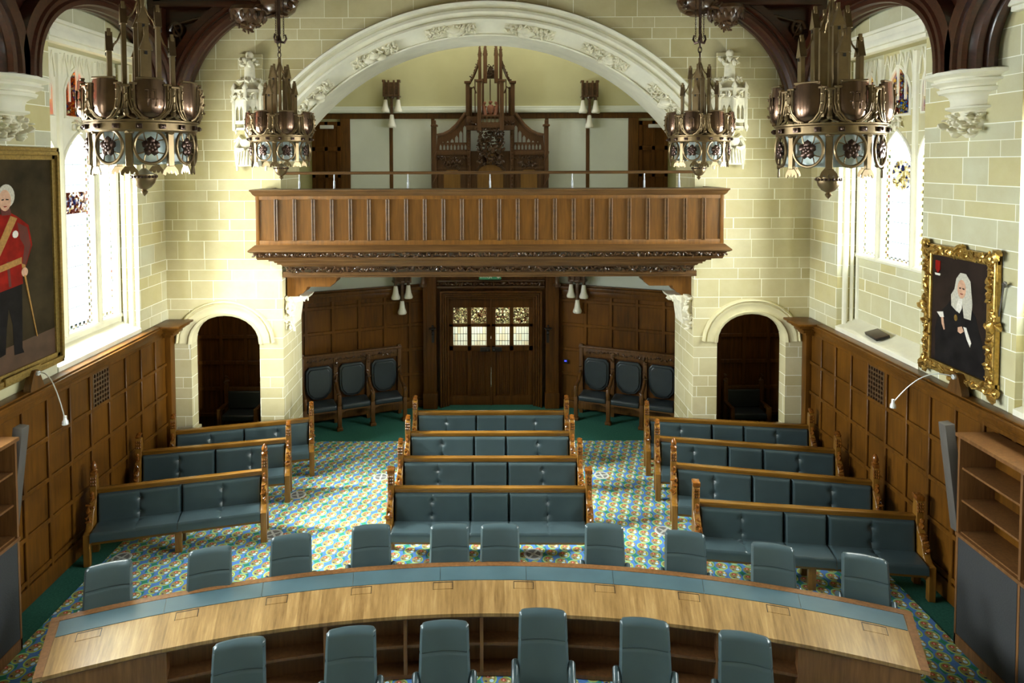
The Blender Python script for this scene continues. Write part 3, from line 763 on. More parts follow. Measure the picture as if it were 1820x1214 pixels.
# ------------------------------------------------------------------ porch stalls: three joined seats
def make_stall(label, loc, rz, group):
    root = empty('triple_stall', label, 'bench', loc, rz, group)
    rg = random.Random(9); S = .68
    for i in range(4):
        x = -1.5 * S + S * i
        p = MB(); p.box(x - .04, x + .04, .42, .5, 0, 1.38 if i in (1, 2) else 1.5, .01)
        p.build('post', 'bench_oak' if False else 'oak_frame', root)
        l = MB(); l.box(x - .04, x + .04, -.03, .05, .05, .5, .01); l.box(x - .06, x + .06, -.06, .07, 0, .06, .012); l.build('leg', 'oak_frame', root)
        a = MB(); a.tube([(x, .44, .92), (x, .36, .86), (x, .24, .76), (x, .1, .73), (x, .0, .7), (x, -.02, .62), (x, .01, .5)], [.03, .035, .035, .04, .045, .045, .04], 8)
        a = a.build('armrest', 'oak_frame', root)
        c = MB(); foliage(c, [(x, -.02, .68), (x, .02, .72), (x, -.03, .62), (x, .4, .95), (x, .42, 1.02), (x, .36, .9)], .05, rg); c.build('carving', 'carved', a)
        if i in (1, 2):
            c = MB(); foliage(c, [(x, .41, 1.32), (x, .4, 1.26), (x, .41, 1.2)], .05, rg); c.build('boss', 'carved', root)
    cr = MB(); cr.box(-1.5 * S, 1.5 * S, .44, .5, 1.25, 1.42, .01); cr.box(-1.5 * S - .05, 1.5 * S + .05, .4, .52, 1.42, 1.47, .012)
    cr = cr.build('crest_rail', 'oak_frame', root)
    c = MB(); foliage(c, [(-1.5 * S + .12 + 1.8 * i / 54, .43, 1.34 + rg.uniform(-.03, .03)) for i in range(55)], .03, rg); c.build('carved_band', 'carved', cr)
    MB().box(-1.5 * S, 1.5 * S, .48, .51, .3, 1.25).build('back_board', 'oak_dark', root)
    for i in range(3):
        xc = -S + S * i
        # shield shaped padded back
        out = [(xc - .265, 1.14), (xc - .2, 1.22), (xc + .2, 1.22), (xc + .265, 1.14), (xc + .265, .8), (xc + .24, .67), (xc + .14, .56), (xc, .53), (xc - .14, .56), (xc - .24, .67), (xc - .265, .8)]
        b = MB(); b.prism(out, .41, .49, 'y'); cen = [(xc + (x - xc) * .86, .85 + (z - .85) * .88) for x, z in out]
        b.prism(cen, .385, .42, 'y')
        o = b.build('backrest', 'leather_dark', root); m = o.modifiers.new('b', 'BEVEL'); m.width = .02; m.segments = 3
        s = MB(); s.box(xc - S / 2 + .045, xc + S / 2 - .045, -.02, .44, .41, .53, .05, 4); s.build('seat', 'leather_dark', root)
        f = MB(); f.prism([(xc - S / 2 + .04, .42), (xc + S / 2 - .04, .42), (xc + S / 2 - .04, .34), (xc + .2, .39), (xc - .2, .39), (xc - S / 2 + .04, .34)], 0, .035, 'y'); f.build('apron', 'oak_frame', root)
    st = MB(); st.box(-1.5 * S, 1.5 * S, .4, .44, .1, .28, .008); st.build('stretcher', 'oak_frame', root)
    return root
GS = 'three seat stalls in the porch'
s1 = make_stall('three-seat dark leather stall against the panelling left of the double doors', (-2.70, 13.38, 0), R(22.3), GS)
s2 = copy_tree(s1); s2['label'] = 'three-seat dark leather stall against the panelling right of the double doors'; s2.location = (2.78, 13.38, 0); s2.rotation_euler = (0, 0, R(-22.3))

# niche seats
def make_niche_seat(label, loc, group):
    root = empty('niche_seat', label, 'seat', loc, 0, group); rg = random.Random(2)
    for sg in (-1, 1):
        p = MB(); x = sg * .36
        p.box(x - .04, x + .04, .34, .42, 0, 1.02, .01); p.box(x - .04, x + .04, -.04, .04, 0, .6, .01); p.box(x - .035, x + .035, .0, .38, .54, .6, .01)
        p = p.build('end_post', 'bench_oak' if False else 'oak_frame', root)
        c = MB(); foliage(c, [(x, .38, 1.05), (x, .38, 1.1), (x, .36, 1.0)], .045, rg); c.build('finial', 'carved', p)
    b = MB(); b.box(-.36, .36, .36, .41, .83, .9, .01); b.build('top_rail', 'oak_frame', root)
    b = MB(); b.box(-.32, .32, .33, .41, .48, .83, .02, 3); b.build('backrest', 'leather_dark', root)
    b = MB(); b.box(-.32, .32, -.02, .36, .36, .47, .03, 3); b.build('seat', 'leather_dark', root)
    return root
n1 = make_niche_seat('dark leather seat with carved posts inside the left round-headed arch', (-4.92, 12.85, 0), 'niche seats')
n2 = copy_tree(n1); n2['label'] = 'dark leather seat with carved posts inside the right round-headed arch'; n2.location = (5.14, 12.85, 0)
k = MB(); k.lathe([(.0, -.05), (.03, -.045), (.035, -.03), (.012, -.015), (.012, 0), (.04, 0), (.04, .01)], 12, Matrix.Translation((-5.29, 13.29, 1.05)) @ Matrix.Rotation(PI / 2, 4, 'X') @ Matrix.Scale(-1, 4, (0, 0, 1)))
tag(k.build('door_knob', 'brass'), 'dark brass door knob on the panelling inside the left round-headed arch', 'knob')

# ================================================================== the curved desk
DC = (0, -3.6); RO, RI, HA = 11.19, 10.31, 23.35
desk = empty('curved_desk', 'long curved walnut desk with an inset blue leather strip', 'desk', (.0, -3.6, 0), R(.35))
def ring_seg(mb, r0, r1, z0, z1, a0, a1, n=60):
    """box following the arc; angles in degrees measured from +Y clockwise"""
    fr = []
    for i in range(n + 1):
        a = R(a0 + (a1 - a0) * i / n)
        fr.append(lambda p, a=a: (p[0] * math.sin(a), p[0] * math.cos(a), p[1]))
    return mb.sweep([(r0, z0), (r1, z0), (r1, z1), (r0, z1)], fr)
ring_seg(MB(), RI, RO, .70, .735, -HA, HA).build('desk_top', 'veneer', desk, True)
b = MB(); ring_seg(b, RO - .075, RO + .005, .70, .742, -HA, HA)
for sg in (-1, 1): ring_seg(b, RI, RO, .70, .741, sg * HA, sg * (HA - .42), 2)
b.build('desk_edge', 'walnut', desk)
for i in range(9):
    w = (2 * HA - .9) / 9; a = -HA + .45 + w * i
    ring_seg(MB(), RO - .33, RO - .08, .735, .7405, a + .012, a + w - .012, 10).build('leather_panel', 'inlay', desk)
for i in range(10):
    a = -HA + 2.05 + (2 * HA - 4.1) * i / 9
    h = MB(); ring_seg(h, RO - .475, RO - .365, .735, .7385, a - .55, a + .55, 6); h = h.build('cable_hatch', 'veneer', desk)
    g = MB(); ring_seg(g, RO - .362, RO - .352, .735, .7382, a - .56, a + .56, 6); ring_seg(g, RO - .48, RO - .352, .735, .7372, a - .585, a - .55, 2); ring_seg(g, RO - .48, RO - .352, .735, .7372, a + .55, a + .585, 2); g.build('hatch_slot', 'black', h)
ring_seg(MB(), RI + .275, RI + .295, .0, .70, -HA + .5, HA - .5).build('modesty_panel', 'walnut_dark', desk)
ring_seg(MB(), RI + .25, RI + .274, .05, .70, -17.4, 17.4).build('bookcase_back', 'walnut_dark', desk)
b = MB(); ring_seg(b, RI + .06, RI + .25, .02, .06, -17.4, 17.4); b.build('plinth_shelf', 'walnut_dark', desk)
ring_seg(MB(), RI + .08, RI + .25, .335, .365, -17.4, 17.4).build('shelf', 'walnut_dark', desk)
ring_seg(MB(), RI + .05, RI + .09, .655, .70, -HA + .3, HA - .3).build('front_rail', 'walnut_dark', desk)
for a in (-17.4, -13.2, -9.0, -4.5, -.1, 4.35, 8.9, 13.2, 17.4):
    wd = .2 if abs(a - 4.35) < .1 else .1
    b = MB(); ring_seg(b, RI + .06, RI + .25, .05, .70, a - wd, a + wd, 2); b.build('divider', 'walnut', desk)
for sg in (-1, 1):
    ring_seg(MB(), RI + .06, RI + .1, .02, .70, sg * 17.5, sg * (HA - .4), 12).build('end_cabinet', 'walnut', desk)
    ring_seg(MB(), RI + .06, RO - .16, .0, .70, sg * (HA - .55), sg * (HA - .35), 2).build('end_panel', 'walnut', desk)

# ================================================================== conference chairs
def make_chair(label, group):
    root = empty('conference_chair', label, 'chair', (0, 0, 0), 0, group)   # front faces -y, origin on the floor under the seat
    def pad(prof_fn, nu, nv):
        vs = []; 
        for side in (0, 1):
            for j in range(nv + 1):
                for i in range(nu + 1): vs.append(prof_fn(i / nu, j / nv, side))
        n1 = (nu + 1) * (nv + 1); q = lambda i, j, s: s * n1 + j * (nu + 1) + i
        fs = [[q(i, j, s), q(i + 1, j, s), q(i + 1, j + 1, s), q(i, j + 1, s)] for s in (0, 1) for j in range(nv) for i in range(nu)]
        for j in range(nv): fs += [[q(0, j, 0), q(0, j + 1, 0), q(0, j + 1, 1), q(0, j, 1)], [q(nu, j, 0), q(nu, j + 1, 0), q(nu, j + 1, 1), q(nu, j, 1)]]
        for i in range(nu): fs += [[q(i, 0, 0), q(i + 1, 0, 0), q(i + 1, 0, 1), q(i, 0, 1)], [q(i, nv, 0), q(i + 1, nv, 0), q(i + 1, nv, 1), q(i, nv, 1)]]
        return MB().add(vs, fs)
    H0, H1 = .46, 1.09
    def back(u, v, s):
        w = .245 - .02 * v
        ex = abs(2 * u - 1); x = (2 * u - 1) * w
        # rounded upper corners
        z = H0 + (H1 - H0) * v
        if v > .93: z -= .02 * max(0, (ex - .82) / .18) ** 2
        lean = .23 + .13 * v + .05 * v * v          # y of the middle surface
        edge = min((1 - ex) / .16, 1); rnd_ = math.sqrt(max(0, 1 - (1 - edge) ** 2))
        top = min((1 - v) / .06, 1); rt = math.sqrt(max(0, 1 - (1 - top) ** 2))
        th = .045 * min(rnd_, rt) + .004
        seam = .012 * math.exp(-((v - .66) / .012) ** 2)
        cur = .035 * ex * ex
        if s == 0: return (x, lean - th - cur + seam, z)
        return (x, lean + th - cur - seam, z)
    pad(back, 20, 60).build('backrest', 'leather', root)
    def seat(u, v, s):
        x = (2 * u - 1) * .25; y = -.25 + .5 * v
        e = min((1 - abs(2 * u - 1)) / .12, 1, v / .1, (1 - v) / .1); r = math.sqrt(max(0, 1 - (1 - e) ** 2))
        return (x, y, .45 + (.04 * r if s else -.03 * r))
    pad(seat, 16, 20).build('seat', 'leather', root)
    for sg in (-1, 1):
        a = MB(); x = sg * .262
        a.tube([(x * .98, .29, .58), (x, .285, .67), (x, .262, .69), (x, .18, .635), (x, .05, .61), (x, -.12, .6), (x, -.17, .58), (x, -.18, .53)], [.03, .036, .036, .036, .036, .036, .034, .02], 10)
        a.tube([(x * .93, .02, .42), (x, .0, .6)], .015, 8)
        a.build('armrest', 'leather', root)
    c = MB(); c.lathe([(.03, .1), (.03, .3), (.05, .3), (.05, .41), (.12, .42), (.12, .43)], 14); c.build('gas_column', 'steel', root)
    b = MB()
    for k in range(5):
        a = 2 * PI * k / 5 + .3; ca, sa = math.cos(a), math.sin(a)
        b.tube([(0, 0, .11), (ca * .16, sa * .16, .1), (ca * .3, sa * .3, .075)], [.03, .024, .017], 8)
    b = b.build('star_base', 'steel', root)
    for k in range(5):
        a = 2 * PI * k / 5 + .3; c = MB(); c.lathe([(.0, -.02), (.03, -.018), (.034, 0), (.03, .018), (0, .02)], 12, Matrix.Translation((math.cos(a) * .3, math.sin(a) * .3, .034)) @ Matrix.Rotation(a, 4, 'Z') @ Matrix.Rotation(PI / 2, 4, 'X'))
        c.build('caster', 'black', b)
    return root
far = [(-4.10, 'outermost chair at the left end of the desk\'s far side'), (-3.12, 'second chair from the left along the far side of the desk'), (-2.29, 'third chair from the left along the far side of the desk'),
       (-1.40, 'fourth far-side chair from the left, left of the front centre bench'), (-.47, 'left one of the two close-set chairs before the front centre bench'),
       (.13, 'right one of the two close-set chairs before the front centre bench'), (1.37, 'far-side chair just right of the front centre bench'),
       (2.28, 'far-side chair before the left end of the front right bench'), (3.19, 'far-side chair before the middle of the front right bench'), (4.10, 'outermost chair at the right end of the desk\'s far side')]
near = [(-2.26, 'leftmost of the six near-side chairs in front of the desk shelves'), (-1.28, 'second near-side chair from the left, before the desk shelves'), (-.42, 'third near-side chair from the left, before the desk shelves'),
        (.51, 'near-side chair with the tallest back, its armrests in view'), (1.46, 'near-side chair second from the right'), (2.33, 'rightmost of the six near-side chairs')]
ch0 = make_chair('teal leather swivel chair', 'chairs along the far side of the desk')
usedc = []
FY = {0: 7.0, 1: 7.27, 2: 7.53, 3: 7.73, 4: 7.74, 5: 7.74, 6: 7.74, 7: 7.57, 8: 7.31, 9: 7.09}
for i, (x, lb) in enumerate(far):
    c = ch0 if not usedc else copy_tree(ch0); usedc.append(c)
    a = math.asin(x / 11.4)
    rr = FY[i] - .38 * math.cos(a)      # the top of the back sits about .4 behind the seat centre
    c.location = (x - .38 * math.sin(a), rr, 0.008); c.rotation_euler = (0, 0, -a)
    c['label'] = 'teal leather ' + lb if not lb.startswith('far') else 'teal leather ' + lb; c['group'] = 'chairs along the far side of the desk'
NY = [5.85, 6.0, 6.08, 6.18, 6.1, 5.91]
for i, (x, lb) in enumerate(near):
    c = copy_tree(ch0); a = math.asin(x / 9.8)
    y = NY[i]
    c.location = (x - .4 * math.sin(a), y - .4 * math.cos(a), 0.008); c.rotation_euler = (0, 0, -a)
    c['label'] = 'teal leather ' + lb; c['group'] = 'chairs along the near side of the desk'
    if i == 3: c.scale = (1.0, 1.0, 1.04)

# floor vents
VL = ['floor vent left of the centre benches, mid aisle', 'floor vent right of the centre benches, mid aisle', 'floor vent beside the right end of the middle left bench', 'floor vent beside the right end of the front left bench',
      'floor vent left of the front right bench', 'floor vent beneath the front centre bench', 'floor vent under the left end of the front left bench']
for k, (x, y) in enumerate([(677, 848), (1069, 845), (529, 880), (486, 950), (1180, 944), (948, 985), (216, 992)]):
    p = atZ(x, y, .008)
    v = empty('floor_vent', 'round grey ' + VL[k], 'vent', (p[0], p[1], .008), .2 * k, 'round floor vents')
    m = MB(); m.lathe([(.0, .004), (.10, .004), (.105, .008), (.125, .008), (.132, .0)], 32); m.build('rim', 'vent', v)
    m = MB()
    for q in range(4):
        a0 = q * PI / 2 + .12; pts = [(.025 * math.cos(a0 + .6), .025 * math.sin(a0 + .6))] + [(.098 * math.cos(a0 + 1.3 * i / 10), .098 * math.sin(a0 + 1.3 * i / 10)) for i in range(11)]
        m.prism(pts, .004, .006, 'z')
    m.build('slot', 'vent_hole', v)

# ================================================================== bookcases and column loudspeakers
def bookcase(sg, label):
    # local frame: x along the wall away from the end wall, front faces the room
    root = empty('bookcase', label, 'bookcase')
    xf, xb = sg * 5.2, sg * 5.62
    y1 = 7.24 if sg > 0 else 7.2; y0 = y1 - 1.75
    def B(x0, x1, ya, yb, z0, z1, r=.004): return MB().box(min(x0, x1), max(x0, x1), ya, yb, z0, z1, r)
    for y in (y1 - .03, (y0 + y1) / 2 - .015, y0): B(xf, xb, y, y + .03, 0, 2.36).build('side_panel', 'walnut', root)
    B(xf - sg * .02, xb, y0 - .02, y1 + .02, 2.36, 2.4).build('top_board', 'walnut', root)
    for z in (1.28, 1.64, 2.0): B(xf + sg * .03, xb, y0, y1, z, z + .025).build('shelf', 'walnut', root)
    B(xf - sg * .012, xb, y0, y1, 1.25, 1.29).build('counter', 'walnut', root)
    B(xf, xb, y0, y1, 0, .14).build('plinth', 'walnut', root)
    B(xb - sg * .02, xb, y0, y1, .14, 2.36).build('back_board', 'oak', root)
    for ya, yb in ((y0 + .035, (y0 + y1) / 2 - .02), ((y0 + y1) / 2 + .02, y1 - .035)): B(xf, xf + sg * .02, ya, yb, .15, 1.245).build('grille_panel', 'mesh_cloth', root)
    return root
bookcase(1, 'walnut bookcase against the right wainscot, open shelves over dark grille panels')
bookcase(-1, 'walnut bookcase at the left edge by the left wainscot')
def column_speaker(top, bot, label, sg):
    root = empty('column_loudspeaker', label, 'loudspeaker', bot, 0, 'column loudspeakers')
    d = Vector(top) - Vector(bot); l = d.length
    q = Vector((0, 0, 1)).rotation_difference(d).to_matrix().to_4x4()
    MB().box(-.055, .055, -.06, .06, 0, l, .008, 2, q).build('cabinet', 'grey', root)
    m = MB(); y = 0; c = q @ Vector((0, 0, l * .62)); m.tube([c, c + Vector((sg * .2, 0, -.03)), (sg * (5.63) - bot[0], 0, c.z - .04)], .014, 8); m.box(sg * 5.62 - bot[0] - .02, sg * 5.62 - bot[0] + .02, -.05, .05, c.z - .12, c.z + .04, .005)
    m.build('bracket', 'black', root)
column_speaker((5.19, 7.42, 2.44), (5.36, 7.42, 1.2), 'slim grey column loudspeaker leaning out from the right wainscot by the bookcase', 1)
column_speaker((-5.33, 7.46, 2.42), (-5.5, 7.46, 1.1), 'slim grey column loudspeaker leaning out from the left wainscot by the bookcase', -1)
# gooseneck lamps on the dado shelf
def gooseneck(base, tip, label, sg):
    root = empty('gooseneck_lamp', label, 'lamp', base, 0, 'gooseneck lamps on the wainscot ledge')
    m = MB(); m.prism([(-.12, 0), (.12, 0), (.12, .03), (.05, .2), (.02, .24), (-.03, .24), (-.06, .2), (-.12, .03)], -.045, .045, 'x'); m.build('mounting_block', 'oak_frame', root)
    t = Vector(tip) - Vector(base); s = Vector((-sg * .05, 0, .2))
    pts = []
    for i in range(15):
        u = i / 14; pts.append((s.x + (t.x - s.x) * u, s.y + (t.y - s.y) * (u ** 1.15), s.z + (t.z - s.z) * u ** 2.2 + .05 * math.sin(u * PI)))
    MB().tube(pts, .0065, 8).build('arm', 'white_metal', root)
    m = MB(); m.lathe([(.0, .05), (.018, .045), (.02, 0), (.034, -.02), (.036, -.06), (.0, -.062)], 14, Matrix.Translation(t + Vector((0, 0, .0)))); m.build('lamp_head', 'white_metal', root); m = MB(); m.lathe([(.03, -.02), (.03, .02), (0, .02)], 12, Matrix.Translation(Vector(s))  @ Matrix.Rotation(PI / 2, 4, 'Y')); m.build('pivot', 'white_metal', root)
gooseneck((5.56, 7.76, 2.655), (5.0, 8.1, 2.42), 'wooden block lamp with curved silver arm on the right wainscot ledge, under the wigged portrait', 1)
gooseneck((-5.56, 8.02, 2.655), (-5.02, 7.76, 2.38), 'wooden block lamp with curved silver arm on the left wainscot ledge, under the big painting', -1)
p = atX(1560, 592, 5.84)
b = empty('hinged_box', 'dark shiny lidded box lying on the right window sill', 'box', (5.84, p[1], 2.785), R(-8))
mm = Matrix.Rotation(R(-18), 4, 'Y')
MB().box(-.1, .1, -.2, .2, .0, .035, .01, 2, mm).build('case', 'black', b)
m = MB(); m.box(-.1, .1, -.2, .2, .035, .045, .006, 2, mm); m.build('lid', 'bronze_dark', b)
# ================================================================== gallery front
GX = .03
gal = empty('gallery_balcony', 'oak panelled gallery front with carved friezes spanning the great arch', 'balcony', (GX, 0, 0))
def usweep(name, prof, mt, parent=gal, flat=True):
    """sweep (d,z) profile round three sides; d = offset out from half width 3.4 / face 11.58"""
    def fr(px, py, sx, sy): return lambda p: (px + sx * p[0], py + sy * p[0], p[1])
    yb = 11.695
    frames = [lambda p: (-3.4 - p[0], yb, p[1]), fr(-3.4, 11.58, -1, -1), fr(3.4, 11.58, 1, -1), lambda p: (3.4 + p[0], yb, p[1])]
    return MB().sweep(prof, frames).build(name, mt, parent, smooth=False)
def rect(d, z0, z1, t=.1): return [(d, z0), (d, z1), (d - t, z1), (d - t, z0)]
usweep('base_beam', [(.0, 3.44), (.03, 3.45), (.03, 3.5), (-.1, 3.5), (-.1, 3.44)], 'oak_rail')
usweep('lower_frieze', [(.03, 3.5), (.16, 3.63), (-.1, 3.63), (-.1, 3.5)], 'carved')
usweep('cove', [(.18, 3.63), (.2, 3.665), (.25, 3.67), (.25, 3.7), (.28, 3.705), (.3, 3.74), (.36, 3.745), (.36, 3.775), (.5, 3.79), (.52, 3.83), (-.05, 3.83), (-.1, 3.63)], 'oak_rail')
usweep('upper_frieze', [(.5, 3.83), (.56, 3.915), (.1, 3.915), (.1, 3.83)], 'carved')
usweep('ledge', [(.58, 3.915), (.62, 3.94), (.62, 3.96), (.53, 4.04), (.3, 4.04), (.3, 3.915)], 'oak_rail')
usweep('parapet_board', [(.5, 4.03), (.5, 4.9), (.44, 4.9), (.44, 4.03)], 'oak_red')
usweep('cap_rail', [(.52, 4.86), (.55, 4.89), (.57, 4.93), (.59, 4.95), (.59, 4.97), (.36, 4.98), (.36, 4.86)], 'oak_rail')
fr_ = MB(); yf = 11.58 - .5
n = 25; w = 2 * 3.9
fr_.box(-3.9, 3.9, yf - .02, yf, 4.03, 4.12, .006); fr_.box(-3.9, 3.9, yf - .02, yf, 4.8, 4.87, .006)
fr_.box(-3.91, -3.85, yf - .022, yf, 4.05, 4.87, .006); fr_.box(3.85, 3.91, yf - .022, yf, 4.05, 4.87, .006)
for sg in (-1, 1):
    fr_.box(min(sg * 3.9, sg * 3.92), max(sg * 3.9, sg * 3.92), yf, 11.66, 4.03, 4.12, .004); fr_.box(min(sg * 3.9, sg * 3.92), max(sg * 3.9, sg * 3.92), yf, 11.66, 4.8, 4.87, .004)
fr_.build('parapet_rails', 'oak_red', gal)
for i in range(1, n):
    x = -3.88 + (w - .04) * i / n
    m = MB(); m.box(x - .034, x + .034, yf - .022, yf, 4.1, 4.82, .008); m.tube([(x - .02, yf - .024, 4.12), (x - .02, yf - .024, 4.8)], .011, 6); m.tube([(x + .02, yf - .024, 4.12), (x + .02, yf - .024, 4.8)], .011, 6); m.build('stile', 'oak_rail', gal)
rg = random.Random(12)
lf = MB()
for i in range(170):
    x = -3.5 + 7.0 * i / 169; lf_s = rg.uniform(.2, .9); foliage(lf, [(x, 11.58 - .055 - .11 * lf_s, 3.50 + .11 * lf_s)], .042, rg, n=2)
for sg in (-1, 1): foliage(lf, [(sg * (3.44 + .1 * j), 11.5 - .0 + .05, 3.53 + .08 * j) for j in (0, .5, 1)], .05, rg)
lf.build('carved_leaves', 'carved', gal)
lf = MB()
for i in range(175):
    x = -3.93 + 7.86 * i / 174; foliage(lf, [(x, 11.58 - .57 + rg.uniform(-.01, .01), 3.875 + rg.uniform(-.02, .02))], .036, rg, n=2)
for sg in (-1, 1): foliage(lf, [(sg * 3.95, 11.08 + .1 * j, 3.875) for j in range(6)], .036, rg)
lf.build('carved_leaves', 'carved', gal)
for sg in (-1, 1):
    x = lambda v: sg * v
    b = MB(); sil = [(3.64, 3.44), (3.64, 3.02), (3.44, 3.02), (3.42, 3.06), (3.36, 3.07), (3.3, 3.14), (3.28, 3.19), (2.86, 3.19), (2.84, 3.22), (2.78, 3.26), (2.74, 3.34), (2.68, 3.38), (2.64, 3.44)]
    b.prism([(x(a), z) for a, z in sil], 11.85, 12.25, 'y'); b.build('stepped_bracket', 'oak_red', gal)
MB().box(-3.64, 3.64, 11.62, 11.9, 3.4, 3.5).build('soffit_beam', 'oak_rail', gal)
for sg, nm in ((-1, 'left'), (1, 'right')):
    c = MB(); x = sg * 3.64; X = lambda v: x - sg * v
    c.prism([(X(0), 2.42), (X(.14), 2.5), (X(.17), 2.7), (X(.2), 2.92), (X(.36), 2.96), (X(.4), 3.02), (X(0), 3.02)], 11.82, 12.3, 'y')
    q = empty('stone_corbel', 'carved pale stone corbel under the %s end of the gallery' % nm, 'corbel', (0, 0, 0), 0, 'corbels under the gallery')
    c.build('block', 'carved_stone', q); c = MB(); rg = random.Random(3 + sg)
    foliage(c, [(X(.06 + rg.uniform(-.03, .06)), 11.8, 2.45 + .06 * i) for i in range(10)] * 2, .075, rg); foliage(c, [(X(.34), 11.85, 2.96), (X(.38), 11.9, 2.95), (X(.3), 11.83, 2.98)], .06, rg)
    c.build('foliage', 'carved_stone', q)
# handrail on steel stanchions
hr = empty('gallery_handrail', 'slim wooden handrail on steel stanchions above the gallery front', 'handrail', (0, 11.3, 4.0))
MB().tube([(-3.55, 0, 1.24), (3.62, 0, 1.24)], .026, 10).build('rail', 'oak_rail', hr)
for px in (532, 594, 725, 871, 1017, 1145, 1207):
    x = atY(px, 320, 11.3)[0]; m = MB(); m.lathe([(.03, .0), (.03, .02), (.018, .03), (.018, 1.1), (.011, 1.1), (.011, 1.24)], 12, Matrix.Translation((x, 0, 0))); m.build('stanchion', 'steel', hr)

# ================================================================== chandeliers
def make_chandelier(label, group):
    root = empty('chandelier', label, 'chandelier', (0, 0, 0), 0, group)
    N8 = 8
    rot = lambda a: Matrix.Rotation(a, 4, 'Z')
    # pendant finial
    m = MB(); m.lathe([(0, 0), (.012, .012), (.03, .03), (.036, .045), (.02, .06), (.03, .065), (.07, .085), (.105, .125), (.118, .165), (.118, .18), (.125, .19), (.125, .205), (.09, .215), (.05, .24), (.022, .26), (.022, .35)], 24)
    p = m.build('pendant', 'bronze', root)
    m = MB()
    for k in range(20): m.ball((.122 * math.cos(2 * PI * k / 20), .122 * math.sin(2 * PI * k / 20), .185), .016, 1)
    m.build('beading', 'bronze_dark', p)
    MB().lathe([(.42, .30), (.43, .30), (.43, .585), (.42, .585)], 40).build('glass_drum', 'opal', root)
    m = MB(); m.lathe([(.0, .335), (.41, .33), (.41, .32), (0, .325)], 32); m.build('glass_bowl', 'opal', root)
    # main band
    m = MB(); m.lathe([(.46, .585), (.52, .585), (.535, .60), (.535, .665), (.55, .675), (.55, .69), (.46, .69)], 48); band = m.build('band', 'bronze', root)
    for k in range(16):
        a = 2 * PI * (k + .5) / 16; m = MB(); m.box(-.03, .03, -.02, .015, -.022, .022, .008, 2, Matrix.Translation((.545 * math.cos(a), .545 * math.sin(a), .632)) @ rot(a + PI / 2)); m.ball((0, -.02, 0), .016, 1, Matrix.Translation((.545 * math.cos(a), .545 * math.sin(a), .632)) @ rot(a + PI / 2)); m.build('stud', 'bronze_dark', band)
    for k in range(N8):
        a = 2 * PI * k / N8
        # local frame: +y' outward
        T = rot(a - PI / 2)            # maps local +y to direction a
        # rose wheel
        w = MB(); cz = .455
        w.tube([(.15 * math.cos(t), .5, cz + .15 * math.sin(t)) for t in [2 * PI * i / 28 for i in range(28)]], .015, 8, True, T)
        for q in range(4):
            b = PI / 4 + q * PI / 2
            for s in (-.32, .32): w.tube([(.05 * math.cos(b), .5, cz + .05 * math.sin(b)), (.1 * math.cos(b + s * .6), .5, cz + .1 * math.sin(b + s * .6)), (.145 * math.cos(b + s), .5, cz + .145 * math.sin(b + s))], .006, 5, False, T)
        w = w.build('rose_wheel', 'bronze', root)
        r = MB(); 
        for q in range(5):
            b = 2 * PI * q / 5 + PI / 2; r.ball((.05 * math.cos(b), .515, cz + .05 * math.sin(b)), (.042, .024, .042), 1, T); b += PI / 5; r.ball((.026 * math.cos(b), .53, cz + .026 * math.sin(b)), (.022, .016, .022), 1, T)
        r.ball((0, .54, cz), .014, 1, T); r.build('rose', 'bronze_dark', w)
        # shield
        s = MB(); zs = [.70, .715, .75, .82, .9, .98, 1.02]; ws = [.05, .1, .125, .135, .135, .14, .14]; ro = [.555, .58, .6, .607, .605, .598, .592]
        vs = []; nu = 8
        for z, wd, rr in zip(zs, ws, ro):
            for i in range(nu + 1):
                u = 2 * i / nu - 1; vs.append((u * wd, rr - .05 * u * u, z + (.018 * (1 - u * u) if z > 1 else 0)))
        fs = [[j * (nu + 1) + i, j * (nu + 1) + i + 1, (j + 1) * (nu + 1) + i + 1, (j + 1) * (nu + 1) + i] for j in range(6) for i in range(nu)]
        b0 = len(vs); vs += [(x * .96, y - .02, z) for x, y, z in vs]; fs += [[q + b0 for q in f] for f in fs]
        rim = [i for i in range(nu + 1)] + [(j + 1) * (nu + 1) - 1 for j in range(1, 7)] + [6 * (nu + 1) + i for i in range(nu - 1, -1, -1)] + [j * (nu + 1) for j in range(5, 0, -1)]
        fs += [[rim[i], rim[(i + 1) % len(rim)], rim[(i + 1) % len(rim)] + b0, rim[i] + b0] for i in range(len(rim))]
        s.add(vs, fs, T); sh = s.build('shield', 'copper', root)
        if k % 2 == 0:
            e = MB(); pr_ = .612
            for (x0, x1, z0, z1) in ((-.05, -.03, .80, .95), (-.05, .0, .93, .95), (.02, .035, .80, .95), (.02, .06, .935, .95), (-.06, .06, .86, .87)): e.box(x0, x1, pr_ - .012, pr_ - .003, z0, z1, .003, 1, T)
            e.build('raised_device', 'copper', sh)
        f = MB()
        # stepped cresting behind the shield and flowing ribs either side
        f.prism([(-.17, .74), (.17, .74), (.17, 1.0), (.12, 1.0), (.12, 1.045), (-.12, 1.045), (-.12, 1.0), (-.17, 1.0)], .535, .55, 'y', T)
        f.box(-.125, .125, .53, .572, 1.035, 1.055, .005, 1, T)
        for sg in (-1, 1):
            for q, d in enumerate((.155, .18, .2)):
                f.tube([(sg * (d + .0), .57 - .02 * q, 1.0 - .02 * q), (sg * d, .575 - .02 * q, .86), (sg * (d - .02), .57 - .015 * q, .78), (sg * (d - .08), .56 - .01 * q, .715), (sg * (d - .13), .55, .695)], .009, 6, False, T)
            f.box(min(sg * .12, sg * .19), max(sg * .12, sg * .19), .535, .575, .985, 1.005, .004, 1, T)
            for z in (.78, .86, .94): f.ball((sg * .165, .585, z), .014, 1, T)
        f.build('shield_frame', 'bronze', root)
        # between: twisted colonnette, hanging strut
        T2 = rot(a + PI / 8 - PI / 2)
